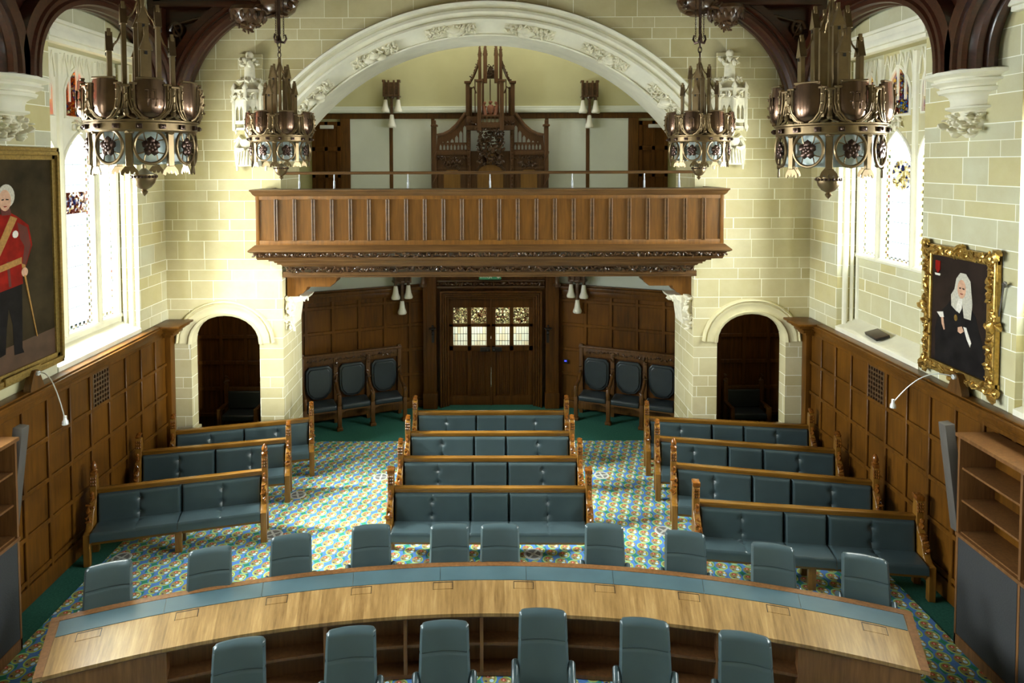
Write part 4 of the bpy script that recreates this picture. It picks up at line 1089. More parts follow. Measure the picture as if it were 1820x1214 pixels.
        c = MB(); c.lathe([(.02, .72), (.03, .74), (.022, .76), (.022, .94), (.03, .95), (.035, .97)], 10, T2 @ Matrix.Translation((0, .56, 0)))
        c.tube([(.022 * math.cos(t * 2.2), .56 + .022 * math.sin(t * 2.2), .76 + .18 * t / 8) for t in [i * .5 for i in range(17)]], .007, 5, False, T2)
        for sg in (-1, 1): c.tube([(0, .56, .735), (sg * .03, .555, .71), (sg * .08, .55, .695)], .01, 6, False, T2)
        c.box(-.045, .045, .52, .6, .965, .99, .006, 1, T2); c.build('colonnette', 'bronze', root)
        t = MB(); t.box(-.034, .034, .47, .51, .28, .6, .006, 1, T2); t.ball((0, .49, .585), (.055, .045, .03), 1, T2); t = t.build('strut', 'bronze', root)
        g = MB(); g.prism([(-.035, .29), (-.075, .245), (-.085, .21), (-.06, .2), (-.045, .235), (-.03, .215), (-.01, .215), (0, .25), (.01, .215), (.03, .215), (.045, .235), (.06, .2), (.085, .21), (.075, .245), (.035, .29)], .485, .497, 'y', T2); g.build('strut_foot', 'bronze', t)
    # spire: square core with gabled turrets, ring of pinnacles tied with flying arcs
    m = MB(); m.box(-.02, .02, -.02, .02, .33, 1.9); m.lathe([(.03, .68), (.05, .69), (.05, .72), (.03, .74)], 12); m.build('stem', 'bronze', root)
    def turret(r, ang, w, z0, z1, nm):
        T = rot(ang - PI / 2); c = MB(); h = w / 2
        hr = .022
        c.box(-h, h, r - hr, r + hr, z0, z1, .004, 1, T)
        c.prism([(-h * 1.3, z1 - .04), (h * 1.3, z1 - .04), (h * .55, z1 + .05), (0, z1 + .14), (-h * .55, z1 + .05)], r - hr * 1.5, r + hr * 1.5, 'y', T)
        c.box(-.016, .016, r - .018, r + .018, z1 + .1, z1 + .17, .004, 1, T)
        o = c.build(nm, 'bronze', root)
        d = MB(); d.box(-.013, .013, r + hr * 1.5 - .004, r + hr * 1.5 + .003, z1 - .08, z1 - .05, 0, 1, T); d.build('slit_window', 'black', o)
    for k in range(4):
        turret(.165, k * PI / 2, .1, .75, 1.62, 'tall_turret'); turret(.3, k * PI / 2, .1, .75, 1.36, 'gabled_turret')
        a = k * PI / 2
        f = MB(); ca, sa = math.cos(a), math.sin(a)
        for z0, r0, r1 in ((1.66, .02, .15), (1.4, .17, .29)):
            f.tube([(ca * (r0 + (r1 - r0) * t), sa * (r0 + (r1 - r0) * t), z0 + .17 * (1 - t) ** 2 - .03 * math.sin(PI * t)) for t in (0, .2, .4, .6, .8, 1)], .009, 6)
            f.tube([(ca * r1, sa * r1, z0 - .1), (ca * (r1 - .03), sa * (r1 - .03), z0 - .03), (ca * (r0 + (r1 - r0) * .55), sa * (r0 + (r1 - r0) * .55), z0 + .02)], .007, 6)
        f.build('flying_arc', 'bronze', root)
    m = MB(); m.box(-.42, .42, -.018, .018, .74, .78, .004); m.box(-.018, .018, -.42, .42, .74, .78, .004); m.box(-.018, .018, -.5, .5, .68, .7, .004); m.box(-.5, .5, -.018, .018, .68, .7, .004); m.build('spider_frame', 'bronze', root)
    # links, hook collar, three chains
    m = MB(); z = 1.9
    for i in range(3): m.tube([((.03 * math.cos(t) if i % 2 == 0 else 0), (.0 if i % 2 == 0 else .03 * math.cos(t)), z + .05 + .05 * math.sin(t)) for t in [2 * PI * j / 14 for j in range(14)]], .009, 6, True); z += .075
    m.build('link', 'bronze_dark', root)
    m = MB(); zc = z + .04; m.lathe([(.0, zc - .04), (.03, zc - .03), (.045, zc), (.03, zc + .06), (.015, zc + .11), (0, zc + .12)], 12)
    for q in range(3):
        a = 2 * PI * q / 3 + .4; m.tube([(.03 * math.cos(a), .03 * math.sin(a), zc - .02), (.09 * math.cos(a), .09 * math.sin(a), zc - .03), (.125 * math.cos(a), .125 * math.sin(a), zc + .03), (.11 * math.cos(a), .11 * math.sin(a), zc + .09), (.08 * math.cos(a), .08 * math.sin(a), zc + .08)], [.02, .02, .018, .014, .01], 7)
    m.build('hook_collar', 'bronze_dark', root)
    for q in range(3):
        a = 2 * PI * q / 3 + .4; m = MB(); x, y = .08 * math.cos(a), .08 * math.sin(a); zz = zc + .06; top = 5.2 - .02; i = 0
        while zz < top:
            m.tube([(x + (.012 * math.cos(t) if i % 2 else 0), y + (0 if i % 2 else .012 * math.cos(t)), zz + .022 * math.sin(t)) for t in [2 * PI * j / 8 for j in range(8)]], .0045, 4, True); zz += .036; i += 1
        m.build('chain', 'bronze_dark', root)
    MB().box(-.02, .02, -.02, .02, zc + .1, 5.28).build('hanger_rod', 'bronze_dark', root)
    return root
GC = 'four bronze chandeliers'
c1 = make_chandelier('near left bronze chandelier hanging before the stained window, shields and rose wheels', GC)
def hang(c, px, pz, Y, rz, sc=1.0):
    p = atY(px, pz, Y); c.location = p; c.rotation_euler = (0, 0, rz); c.scale = (.87 * sc, .87 * sc, sc)
hang(c1, 257, 349, 6.2, R(-55), 1.0)
for px, pz, Y, rz, sc, lb in ((1472, 354, 6.2, R(-94.5), 1.0, 'near right bronze chandelier with shields, its spire against the right window'), (500, 320, 10.4, R(-17.5), 1.0, 'far left bronze chandelier in front of the canopied carving by the great arch'), (1242, 320, 10.4, R(-120.5), 1.0, 'far right bronze chandelier beside the right canopied carving')):
    c = copy_tree(c1); c['label'] = lb; hang(c, px, pz, Y, rz, sc)

# ================================================================== wall sconces
def make_sconce(label, loc, rz, w=.165):
    root = empty('wall_sconce', label, 'wall lamp', loc, rz, 'three-shade wall sconces')
    m = MB(); m.box(-w, w, -.24, 0, .5, .8, .01); m.box(-w - .02, w + .02, -.26, .0, .48, .52, .008)
    for x in (-w, -.06, .06, w): m.box(x - .02, x + .02, -.27, -.2, .48, .84, .006)
    for x in (-w, w): m.box(x - .035, x + .035, -.27, -.1, .8, .85, .006)
    m.build('bracket_box', 'carved', root)
    m = MB(); m.box(-.03, .03, -.2, -.14, .06, .5, .006); m.lathe([(.05, .44), (.06, .46), (.06, .5)], 12, Matrix.Translation((0, -.17, 0))); m.build('drop_stem', 'carved', root)
    for x, z in ((-.14, .13), (.14, .13), (0, -.2)):
        s = MB(); s.lathe([(.03, .29), (.042, .28), (.052, .21), (.066, .12), (.094, .05), (.098, .02), (.088, .0), (.08, .0), (.088, .03), (.06, .12), (.04, .25)], 20, Matrix.Translation((x, -.17, z)))
        s = s.build('lamp_shade', 'shade', root); m = MB(); m.lathe([(.0, .4), (.03, .38), (.035, .29), (0, .28)], 12, Matrix.Translation((x, -.17, z))); m.build('lamp_holder', 'carved', s)
    return root
k1 = make_sconce('three-shade sconce on the gallery wall left of the carved oak screen', (0, 0, 0), 0)
p = atY(697, 223, 14.85); k1.location = (p[0], 14.98, p[2] + .15)
for px, py, lb, Y, rz in ((1047, 224, 'three-shade sconce on the gallery wall right of the carved oak screen', 14.98, 0), (711, 553, 'three-shade sconce under the gallery, left of the double doors', None, R(22.3)), (1030, 551, 'three-shade sconce under the gallery, right of the double doors', None, R(-22.3))):
    c = copy_tree(k1); c['label'] = lb
    if Y: p = atY(px, py, 14.85); c.location = (p[0], Y, p[2] + .15)
    else:
        A, B = (PL0, PL1) if rz > 0 else (PR0, PR1)
        # point on the canted wall under this pixel column
        best = min((abs(atY(px, py, A[1] + (B[1] - A[1]) * i / 200)[0] - (A[0] + (B[0] - A[0]) * i / 200)), i) for i in range(201))[1]
        x, y = A[0] + (B[0] - A[0]) * best / 200, A[1] + (B[1] - A[1]) * best / 200
        nx, ny = (math.sin(rz), -math.cos(rz)); x += nx * .0; y += ny * .0
        c.location = (x, y, atY(px, py, y - .15)[2] + .14); c.rotation_euler = (0, 0, rz)

# ================================================================== carved oak screen in the gallery
scr = empty('carved_oak_screen', 'tall carved oak canopied screen with four pinnacles and royal arms, in the gallery', 'screen', (.06, 14.7, 3.98))
def SZ(cy): return 5.4 + (290 - (60 + cy / 4.337)) / 79.5 - 3.98
def SX(cx): return (cx - 575) / 345.
rg = random.Random(21)
def plate(poly, holes, y, d, nm, mt):
    vs, fs = fret(poly, holes, d); m = MB(); m.add(vs, fs, Matrix.Translation((0, y, 0))); return m.build(nm, mt, scr, False)
for sg in (-1, 1):
    X = lambda cx: sg * SX(cx)
    # wing: solid carved lower part under a pierced band and concave top
    top = [(X(980), SZ(800)), (X(930), SZ(790)), (X(880), SZ(765)), (X(830), SZ(720)), (X(790), SZ(670)), (X(760), SZ(630))]
    holes = []
    for i in range(8):
        c = 765 + 27 * i; holes.append([(X(c - 8), SZ(895)), (X(c + 8), SZ(895)), (X(c + 8), SZ(870)), (X(c), SZ(852)), (X(c - 8), SZ(870))])
    for c, ztop in ((770, 700), (800, 740), (832, 775), (866, 800), (900, 815), (936, 822)):
        holes.append([(X(c - 12), SZ(840)), (X(c + 12), SZ(840)), (X(c + 12), SZ(ztop + 28)), (X(c), SZ(ztop + 10)), (X(c - 12), SZ(ztop + 28))])
    plate([(X(725), SZ(910)), (X(985), SZ(910))] + top + [(X(725), SZ(630))], holes, 0, .06, 'pierced_wing', 'throne')
    m = MB(); m.box(min(X(725), X(985)), max(X(725), X(985)), -.04, .05, 0, SZ(905), .006); m.box(min(X(725), X(985)), max(X(725), X(985)), -.07, .05, SZ(935), SZ(905), .01); m.box(min(X(725), X(985)), max(X(725), X(985)), -.06, .05, SZ(1040), SZ(1025), .008)
    m.tube([(x, -.01, z + .03) for x, z in top], .05, 8); m.build('wing_board', 'throne', scr)
    m = MB(); m.prism([(X(805), 0), (X(930), 0), (X(930), SZ(1070)), (X(905), SZ(1048)), (X(830), SZ(1048)), (X(805), SZ(1070))], -.055, -.04, 'y'); m.build('wing_panel', 'throne_light', scr)
    m = MB(); foliage(m, [(X(735 + 240 * i / 30), -.07, SZ(955) + rg.uniform(-.03, .03)) for i in range(31)], .035, rg); m.build('carved_band', 'carved', scr); m = MB(); foliage(m, [(X(800 + 120 * i / 25), -.07, SZ(985 + 45 * rg.random())) for i in range(26)], .05, rg)
    m.build('wing_carving', 'carved', scr)
    m = MB(); x = X(1000)
    m.box(x - .045, x + .045, -.09, .05, 0, SZ(700), .01); m.box(x - .075, x + .075, -.12, .06, SZ(720), SZ(705), .01); m.box(x - .035, x + .035, -.08, .02, SZ(705), SZ(672), .01)
    m.tube([(x + .05 * math.cos(t), -.06 + .05 * math.sin(t), .1 + t * .085) for t in [i * .5 for i in range(38)]], .018, 6)
    m.build('end_post', 'throne', scr)
    m = MB(); x = X(738); m.box(x - .035, x + .035, -.1, .05, 0, SZ(640), .01)
    for i in range(26): m.ball((x, -.1, .1 + i * .085), .024, 1)
    m.build('inner_post', 'throne', scr)
# centre
m = MB(); m.box(SX(412), SX(738), -.03, .05, 0, SZ(905), .006); m.build('centre_board', 'throne', scr)
m = MB(); m.prism([(SX(475), 0), (SX(672), 0), (SX(672), SZ(1080))] + [(SX(573.5) + .285 * math.cos(R(a)), SZ(1085) + .22 * math.sin(R(a))) for a in range(10, 180, 10)] + [(SX(475), SZ(1080))], -.06, -.03, 'y'); m.build('centre_panel', 'throne_light', scr)
m = MB(); m.prism([(SX(548), SZ(1000)), (SX(600), SZ(1000)), (SX(605), SZ(900)), (SX(575), SZ(870)), (SX(543), SZ(900))], -.14, -.1, 'y'); m.build('carved_bracket', 'throne_light', scr)
m = MB(); foliage(m, [(SX(575 + rg.uniform(-95, 95)), -.13 + rg.uniform(-.05, .02), SZ(755 + 245 * rg.random())) for i in range(240)], .06, rg)
foliage(m, [(SX(575) + .33 * math.cos(R(a)), -.08, SZ(1085) + .27 * math.sin(R(a))) for a in range(0, 181, 6)], .04, rg);
m.build('mantling', 'carved', scr)
# canopy storey
m = MB()
for x, z0, z1, y in ((405, 640, 385, -.05), (745, 640, 385, -.05), (493, 755, 385, -.33), (660, 755, 385, -.33), (428, 640, 420, .0), (722, 640, 420, .0), (520, 640, 360, -.1), (635, 640, 360, -.1)):
    h = .045 if y < -.3 or x in (405, 745) else .025
    m.box(SX(x) - h, SX(x) + h, y - h, y + h, SZ(z0), SZ(z1), .008)
    if h > .04: m.box(SX(x) - .075, SX(x) + .075, y - .075, y + .075, SZ(z1) - .03, SZ(z1) + .02, .01)
for x in (460, 575, 695): m.box(SX(x) - .012, SX(x) + .012, -.02, .01, SZ(640), SZ(360), .003)
m.build('canopy_posts', 'throne', scr)
hl = [[(SX(c - 12), SZ(655)), (SX(c), SZ(650)), (SX(c + 12), SZ(655)), (SX(c + 12), SZ(690)), (SX(c), SZ(695)), (SX(c - 12), SZ(690))] for c in range(505, 660, 30)]
vs, fs = fret([(SX(490), SZ(710)), (SX(662), SZ(710)), (SX(662), SZ(642)), (SX(490), SZ(642))], hl, .05); m = MB(); m.add(vs, fs, Matrix.Translation((0, -.33, 0)))
for sg in (-1, 1): m.box(min(sg * .25, sg * .53), max(sg * .25, sg * .53), -.12, -.06, SZ(715), SZ(645), .006)
m.box(-.27, .26, -.36, -.1, SZ(735), SZ(710), .01); m.box(-.53, .53, -.2, 0, SZ(750), SZ(715), .01); m.build('canopy_gallery', 'throne', scr)
m = MB(); foliage(m, [(SX(480 + 190 * i / 24), -.33, SZ(745) + rg.uniform(-.02, .02)) for i in range(25)] + [(SX(400 + 80 * i / 8), -.16, SZ(700) + rg.uniform(-.06, .05)) for i in range(9)] + [(SX(680 + 80 * i / 8), -.16, SZ(700) + rg.uniform(-.06, .05)) for i in range(9)], .04, rg); m.build('canopy_fringe', 'carved', scr)
m = MB(); m.ball((SX(577), -.3, SZ(595)), (.085, .05, .11), 2); m.ball((SX(577), -.3, SZ(545)), (.05, .04, .04), 1)
for sg in (-1, 1):
    m.tube([(sg * .1, -.3, SZ(640)), (sg * .13, -.3, SZ(600)), (sg * .15, -.3, SZ(565)), (sg * .12, -.31, SZ(548))], [.04, .045, .035, .04], 8); m.ball((sg * .12, -.33, SZ(548)), (.035, .035, .03), 1); m.tube([(sg * .14, -.3, SZ(590)), (sg * .08, -.32, SZ(575))], .02, 6)
m.box(-.17, .18, -.33, -.27, SZ(645), SZ(636), .008); m.build('royal_arms', wood('arms_oak', lin(110, 64, 44), lin(146, 92, 64), .45), scr)
for sg in (-1, 1):
    m = MB()
    m.tube([(sg * SX(735), -.05, SZ(400)), (sg * SX(700), -.06, SZ(340)), (sg * SX(675), -.08, SZ(280)), (sg * SX(660), -.1, SZ(230))], .03, 6)
    foliage(m, [(sg * (SX(735) + (SX(660) - SX(735)) * i / 9), -.07, SZ(395 - 165 * i / 9) + .03) for i in range(10)], .035, rg)
    m.tube([(sg * SX(735), -.05, SZ(450)), (sg * SX(700), -.06, SZ(420)), (sg * SX(680), -.07, SZ(470))], .018, 6); m.build('flying_gable', 'carved', scr)
for cx, ytop, y, w in ((497, 100, -.1, .034), (538, 95, -.22, .042), (620, 95, -.22, .042), (655, 100, -.1, .034)):
    m = MB(); x = SX(cx); m.box(x - w, x + w, y - w, y + w, SZ(400), SZ(190), .006)
    m.lathe([(w * 1.3, SZ(195)), (w * 1.1, SZ(180)), (w * .35, SZ(110)), (w * .2, SZ(104)), (w * .5, SZ(98)), (0, SZ(92))], 6, Matrix.Translation((x, y, 0)))
    foliage(m, [(x + sg * w * (1.1 - .16 * i), y, SZ(180 - 13 * i)) for i in range(6) for sg in (-1, 1)], .02, rg); m.build('pinnacle', 'throne', scr)
m = MB(); foliage(m, [(SX(580 + rg.uniform(-40, 40)), -.12, SZ(260 + 90 * rg.random())) for i in range(26)], .035, rg); m.prism([(SX(540), SZ(360)), (SX(620), SZ(360)), (SX(600), SZ(280)), (SX(580), SZ(262)), (SX(560), SZ(280))], -.08, -.05, 'y'); m.build('centre_gable', 'carved', scr)

# ================================================================== canopied stone carvings either side of the great arch
def canopy(px, label):
    x = atY(px, 200, 11.55)[0]
    root = empty('canopied_statue', label, 'sculpture', (x, 11.68, 5.36), 0, 'canopied stone carvings'); rg = random.Random(31)
    m = MB(); m.box(-.2, .2, -.06, 0, 1.0, 1.95, .01); m.box(-.32, .32, -.06, 0, 0, 1.3, .01); m.build('backing_slab', 'stone', root)
    oc = lambda r: [(r * math.cos(PI + PI * i / 4), -.02 + r * math.sin(PI + PI * i / 4)) for i in range(5)]
    m = MB(); m.prism(oc(.31), 1.12, 1.28, 'z'); m.prism(oc(.34), 1.26, 1.31, 'z')
    m.sweep([(-.34, 0), (-.24, -.24), (0, -.34), (.24, -.24), (.34, 0)], [lambda p, s=s, z=z: (p[0] * s, -.02 + p[1] * s, z) for s, z in ((1, 1.3), (.7, 1.36), (.42, 1.46), (.3, 1.5), (.24, 1.66), (.2, 1.7))]); m.build('canopy_roof', 'carved_stone', root)
    m = MB(); m.prism(oc(.32), .62, .66, 'z'); m.build('canopy_floor', 'carved_stone', root); m = MB()
    for i in range(5):
        a = PI + PI * i / 4; px_, py_ = .32 * math.cos(a), -.02 + .32 * math.sin(a)
        m.box(px_ - .025, px_ + .025, py_ - .025, py_ + .025, .62, 1.34, .006); m.lathe([(.045, 1.32), (.05, 1.34), (0, 1.43)], 6, Matrix.Translation((px_, py_, 0)))
    pts = oc(.31)
    for i in range(4):
        a, b = Vector((*pts[i], 0)), Vector((*pts[i + 1], 0)); d = (b - a).length
        T = Matrix.Translation(a) @ Matrix.Rotation(math.atan2((b - a).y, (b - a).x), 4, 'Z')
        h = [[(d * .18, .78), (d * .46, .78), (d * .46, .95), (d * .32, 1.03), (d * .18, .95)], [(d * .54, .78), (d * .82, .78), (d * .82, .95), (d * .68, 1.03), (d * .54, .95)]]
        vs, fs = fret([(0, .72), (d, .72), (d, 1.14), (0, 1.14)], h, .04); m.add(vs, fs, T)
        foliage(m, [tuple(T @ Vector((d * rg.random(), -.03, 1.12 + .12 * rg.random()))) for _ in range(8)], .045, rg)
    m.build('tracery_screen', 'carved_stone', root)
    m = MB(); foliage(m, [(.2 * math.cos(PI + PI * i / 8), -.02 + .22 * math.sin(PI + PI * i / 8), 1.48) for i in range(9)] * 2, .05, rg); foliage(m, [(.13 * math.cos(a_), -.1 + .1 * math.sin(a_), 1.76 + .06 * (i_ % 2)) for i_, a_ in enumerate([2 * PI * j / 10 for j in range(10)])] * 2, .06, rg)
    m.lathe([(.1, 1.45), (.09, 1.7), (.06, 1.86), (0, 1.9)], 10, Matrix.Translation((0, -.1, 0))); m.ball((0, -.1, 1.92), (.065, .065, .08), 2); m.build('finial', 'carved_stone', root)
    m = MB(); foliage(m, [(-.26 + .1 * rg.random(), -.2, .6 + .06 * rg.random()) for _ in range(8)] + [(.26 - .1 * rg.random(), -.2, .6 + .06 * rg.random()) for _ in range(8)], .06, rg); m.build('leaf_corbel', 'carved_stone', root)
    # robed winged figure
    m = MB(); m.lathe([(.2, .0), (.19, .08), (.16, .22), (.14, .32), (.17, .4), (.15, .46), (.06, .49), (.055, .52)], 18, Matrix.Translation((0, -.16, 0)) @ Matrix.Scale(.75, 4, (0, 1, 0)))
    m.ball((0, -.17, .56), (.07, .08, .085), 2); m.ball((0, -.14, .59), (.085, .08, .08), 2)
    for sg in (-1, 1):
        m.tube([(sg * .15, -.15, .42), (sg * .19, -.24, .3), (sg * .1, -.32, .28), (sg * .03, -.34, .3)], [.05, .045, .035, .025], 8)
    for k in range(7): m.tube([(-.17 + .057 * k, -.25 - .05 * math.sin(PI * k / 6), .02), (-.14 + .047 * k, -.25 - .03 * math.sin(PI * k / 6), .3)], .02, 6)
    m.build('robed_figure', 'carved_stone', root)
    for sg in (-1, 1):
        m = MB(); 
        for k in range(6): m.tube([(sg * .1, -.08, .42 - .02 * k), (sg * (.2 + .012 * k), -.07, .5 - .05 * k), (sg * (.3 - .01 * k), -.08, .4 - .1 * k + .02)], [.04, .05, .02], 6)
        m.build('wing', 'carved_stone', root)
canopy(444, 'pale canopied stone carving on the end wall, behind the far left chandelier')
canopy(1297, 'pale canopied stone carving on the end wall, behind the far right chandelier')

# ================================================================== roof trusses
def rib(pts, ctr, nrm, w, d):
    """moulded timber arch rib: pts = intrados line, ctr = arch centre, nrm = direction of the moulded face"""
    mb = MB(); n = Vector(nrm).normalized(); C_ = Vector(ctr)
    prof = [(0, 0), (1, 0), (1, .35), (1.07, .42), (1.07, .54), (.96, .6), (.95, .66), (1.04, .73), (1.03, .9), (.9, .95), (.85, .86), (.78, .93), (.7, 1.04), (.56, 1.04), (.5, .9), (.43, .9), (.36, 1.04), (.2, 1.04), (.12, .9), (0, .9)]
    fr = []; P = [Vector(p) for p in pts]
    for i, p in enumerate(P):
        t = (P[min(i + 1, len(P) - 1)] - P[max(i - 1, 0)]).normalized(); b = t.cross(n).normalized()
        if b.dot(C_ - p) < 0: b = -b
        fr.append(lambda q, p=p, b=b: tuple(p + n * ((q[0] - .5) * w) + b * ((q[1] - 1) * d)))
    mb.sweep(prof, fr); return mb
def bez(p0, p1, p2, p3, n=24):
    p0, p1, p2, p3 = map(Vector, (p0, p1, p2, p3)); return [p0 * (1 - t) ** 3 + p1 * 3 * t * (1 - t) ** 2 + p2 * 3 * t * t * (1 - t) + p3 * t ** 3 for t in [i / n for i in range(n + 1)]]
HB = 8.02
for sg, nm in ((-1, 'left'), (1, 'right')):
    for Y, far in ((11.42, True), (7.85, False)):
        root = empty('hammerbeam_truss', ('dark carved hammerbeam with curved brace against the end wall, top %s corner' if far else 'dark hammerbeam brace rising from the big stone corbel at the %s') % nm, 'roof truss', (0, Y, 0), 0, 'dark hammerbeam trusses')
        X = lambda v: sg * v
        hb = HB if far else 8.75
        zb = 6.3 if far else 6.42
        m = MB(); m.box(min(X(5.45), X(5.69)), max(X(5.45), X(5.69)), -.2, .2, zb, 9.8, .02); m.build('wall_post', 'roof', root)
        m = MB(); m.box(min(X(3.5), X(5.6)), max(X(3.5), X(5.6)), -.2, .2, hb + .1, hb + .5, .01); m.box(min(X(3.5), X(5.6)), max(X(3.5), X(5.6)), -.25, .25, hb, hb + .1, .02); m.box(min(X(3.4), X(5.6)), max(X(3.4), X(5.6)), -.25, .25, hb + .5, hb + .6, .02)
        m.box(min(X(5.45), X(3.2)), max(X(5.45), X(3.2)), -.15, .15, hb + .6, 9.8); m.build('hammer_beam', 'roof', root)
        m = MB(); rg = random.Random(5); foliage(m, [(X(3.7 + 1.8 * i / 40), -.22, hb + .3 + rg.uniform(-.1, .1)) for i in range(41)] * 2, .06, rg); m.build('carved_frieze', 'carved', root)
        if far:
            br = bez((X(5.2), 0, 6.3), (X(5.1), 0, 7.05), (X(4.75), 0, 7.62), (X(4.05), 0, HB - .06))
            rib([(p.x, p.y, p.z) for p in br], (X(3.5), 0, 6.3), (0, -1, 0), .42, .34).build('curved_brace', 'roof', root)
            m = MB(); m.prism([(X(5.5), 6.9), (X(5.5), HB), (X(4.4), HB), (X(4.75), 7.75), (X(5.2), 7.2)], -.05, .05, 'y'); m.build('spandrel', 'roof', root)
            m = MB(); m.tube([(X(5.25 + .13 * math.cos(t) * (1 - i_ / 24)), -.08, 7.65 + .16 * math.sin(t) * (1 - i_ / 24)) for i_, t in enumerate([i * .45 for i in range(20)])], .035, 6); m.tube([(X(5.38), -.07, 7.25), (X(5.15), -.09, 7.45), (X(5.3), -.09, 7.75), (X(4.95), -.08, 7.85), (X(4.7), -.07, 7.9)], .03, 6); m.build('spandrel_scroll', 'carved', root)
            # pendant boss and carved beam end
            m = MB(); m.lathe([(.3, .0), (.32, -.06), (.29, -.14), (.2, -.22), (.17, -.26), (.11, -.3), (.1, -.34), (.04, -.37), (0, -.37)], 20, Matrix.Translation((X(4.07), -.02, HB + .02)))
            for i in range(16):
                a = 2 * PI * i / 16; m.ball((X(4.07) + .27 * math.cos(a), -.02 + .27 * math.sin(a), HB - .1), (.05, .05, .12), 1)
            foliage(m, [(X(4.07) + .15 * math.cos(a), -.02 + .15 * math.sin(a), HB - .26) for a in [2 * PI * j / 12 for j in range(12)]], .06, rg); foliage(m, [(X(4.07) + .06 * math.cos(a), -.02 + .06 * math.sin(a), HB - .35) for a in [2 * PI * j / 6 for j in range(6)]], .05, rg)
            m.build('pendant_boss', 'carved', root)
            m = MB(); m.ball((X(3.55), -.05, HB + .1), (.34, .3, .26), 2); foliage(m, [(X(3.55 + .33 * math.cos(a)), -.25, HB + .1 + .26 * math.sin(a)) for a in [2 * PI * j / 18 for j in range(18)]], .09, rg); foliage(m, [(X(3.75), -.2, HB + .08 - .05 * j) for j in range(4)], .11, rg); m.build('carved_beam_end', 'carved', root)
            u = bez((X(3.6), 0, HB + .12), (X(3.1), 0, HB + .4), (X(2.6), 0, HB + .8), (X(1.2), 0, HB + 1.4)); rib([(p.x, p.y, p.z) for p in u], (0, 0, 6.3), (0, -1, 0), .4, .3).build('upper_brace', 'roof', root)
    # wall ribs arching over each window, from corbel to corbel
    for ya, yb, lb in ((11.15, 7.94, 'dark moulded timber arch over the %s window nearest the end wall' % nm), (7.4, 4.2, 'dark moulded timber arch springing toward the camera from the %s stone corbel' % nm)):
        ym = (ya + yb) / 2; pts = []
        for i in range(41):
            t = PI * i / 40; pts.append((sg * 5.48, ym + (ya - yb) / 2 * math.copysign(abs(math.cos(t)) ** .9, math.cos(t)), 6.43 + 1.12 * max(0, math.sin(t)) ** .8))
        o = rib(pts, (sg * 5.48, ym, 6.43), (-sg, 0, 0), .4, .34).build('timber_arch', 'roof'); tag(o, lb, 'timber arch', 'moulded timber arches along the side walls')
    # stone corbel
    q = empty('truss_corbel', 'big moulded stone corbel with carved foot carrying the timber arches, %s wall' % nm, 'corbel', (sg * 5.7, 7.85, 5.96), 0, 'stone truss corbels')
    m = MB()
    def half(r): return [(-sg * 0, r)] + [(-sg * r * .72 * math.sin(R(a)), r * math.cos(R(a))) for a in (35, 60, 90, 120, 145)] + [(0, -r)]
    lev = [(.0, .26), (.03, .3), (.06, .37), (.1, .37), (.11, .3), (.2, .3), (.3, .33), (.36, .4), (.37, .47), (.44, .5), (.46, .45), (.5, .46), (.54, .53), (.56, .58), (.6, .58), (.61, .53), (.65, .55), (.68, .62), (.7, .67), (.76, .67), (.79, .58)]
    base = half(1.0)
    m.sweep(base, [lambda p, r=r, z=z: (p[0] * r * .9, p[1] * r * .82, .02 + z * .6) for z, r in lev]); m.build('moulded_cap', 'moulded', q)
    m = MB(); rg = random.Random(8); m.sweep(base, [lambda p, r=r, z=z: (p[0] * r, p[1] * r, z) for z, r in ((-.28, .06), (-.22, .14), (-.1, .22), (.03, .24))])
    foliage(m, [(-sg * .14 * rg.random() - sg * .06, rg.uniform(-.24, .24), -.02 - .22 * rg.random() ** 1.2) for _ in range(46)], .065, rg, axis=0); m.build('carved_foot', 'carved_stone', q)

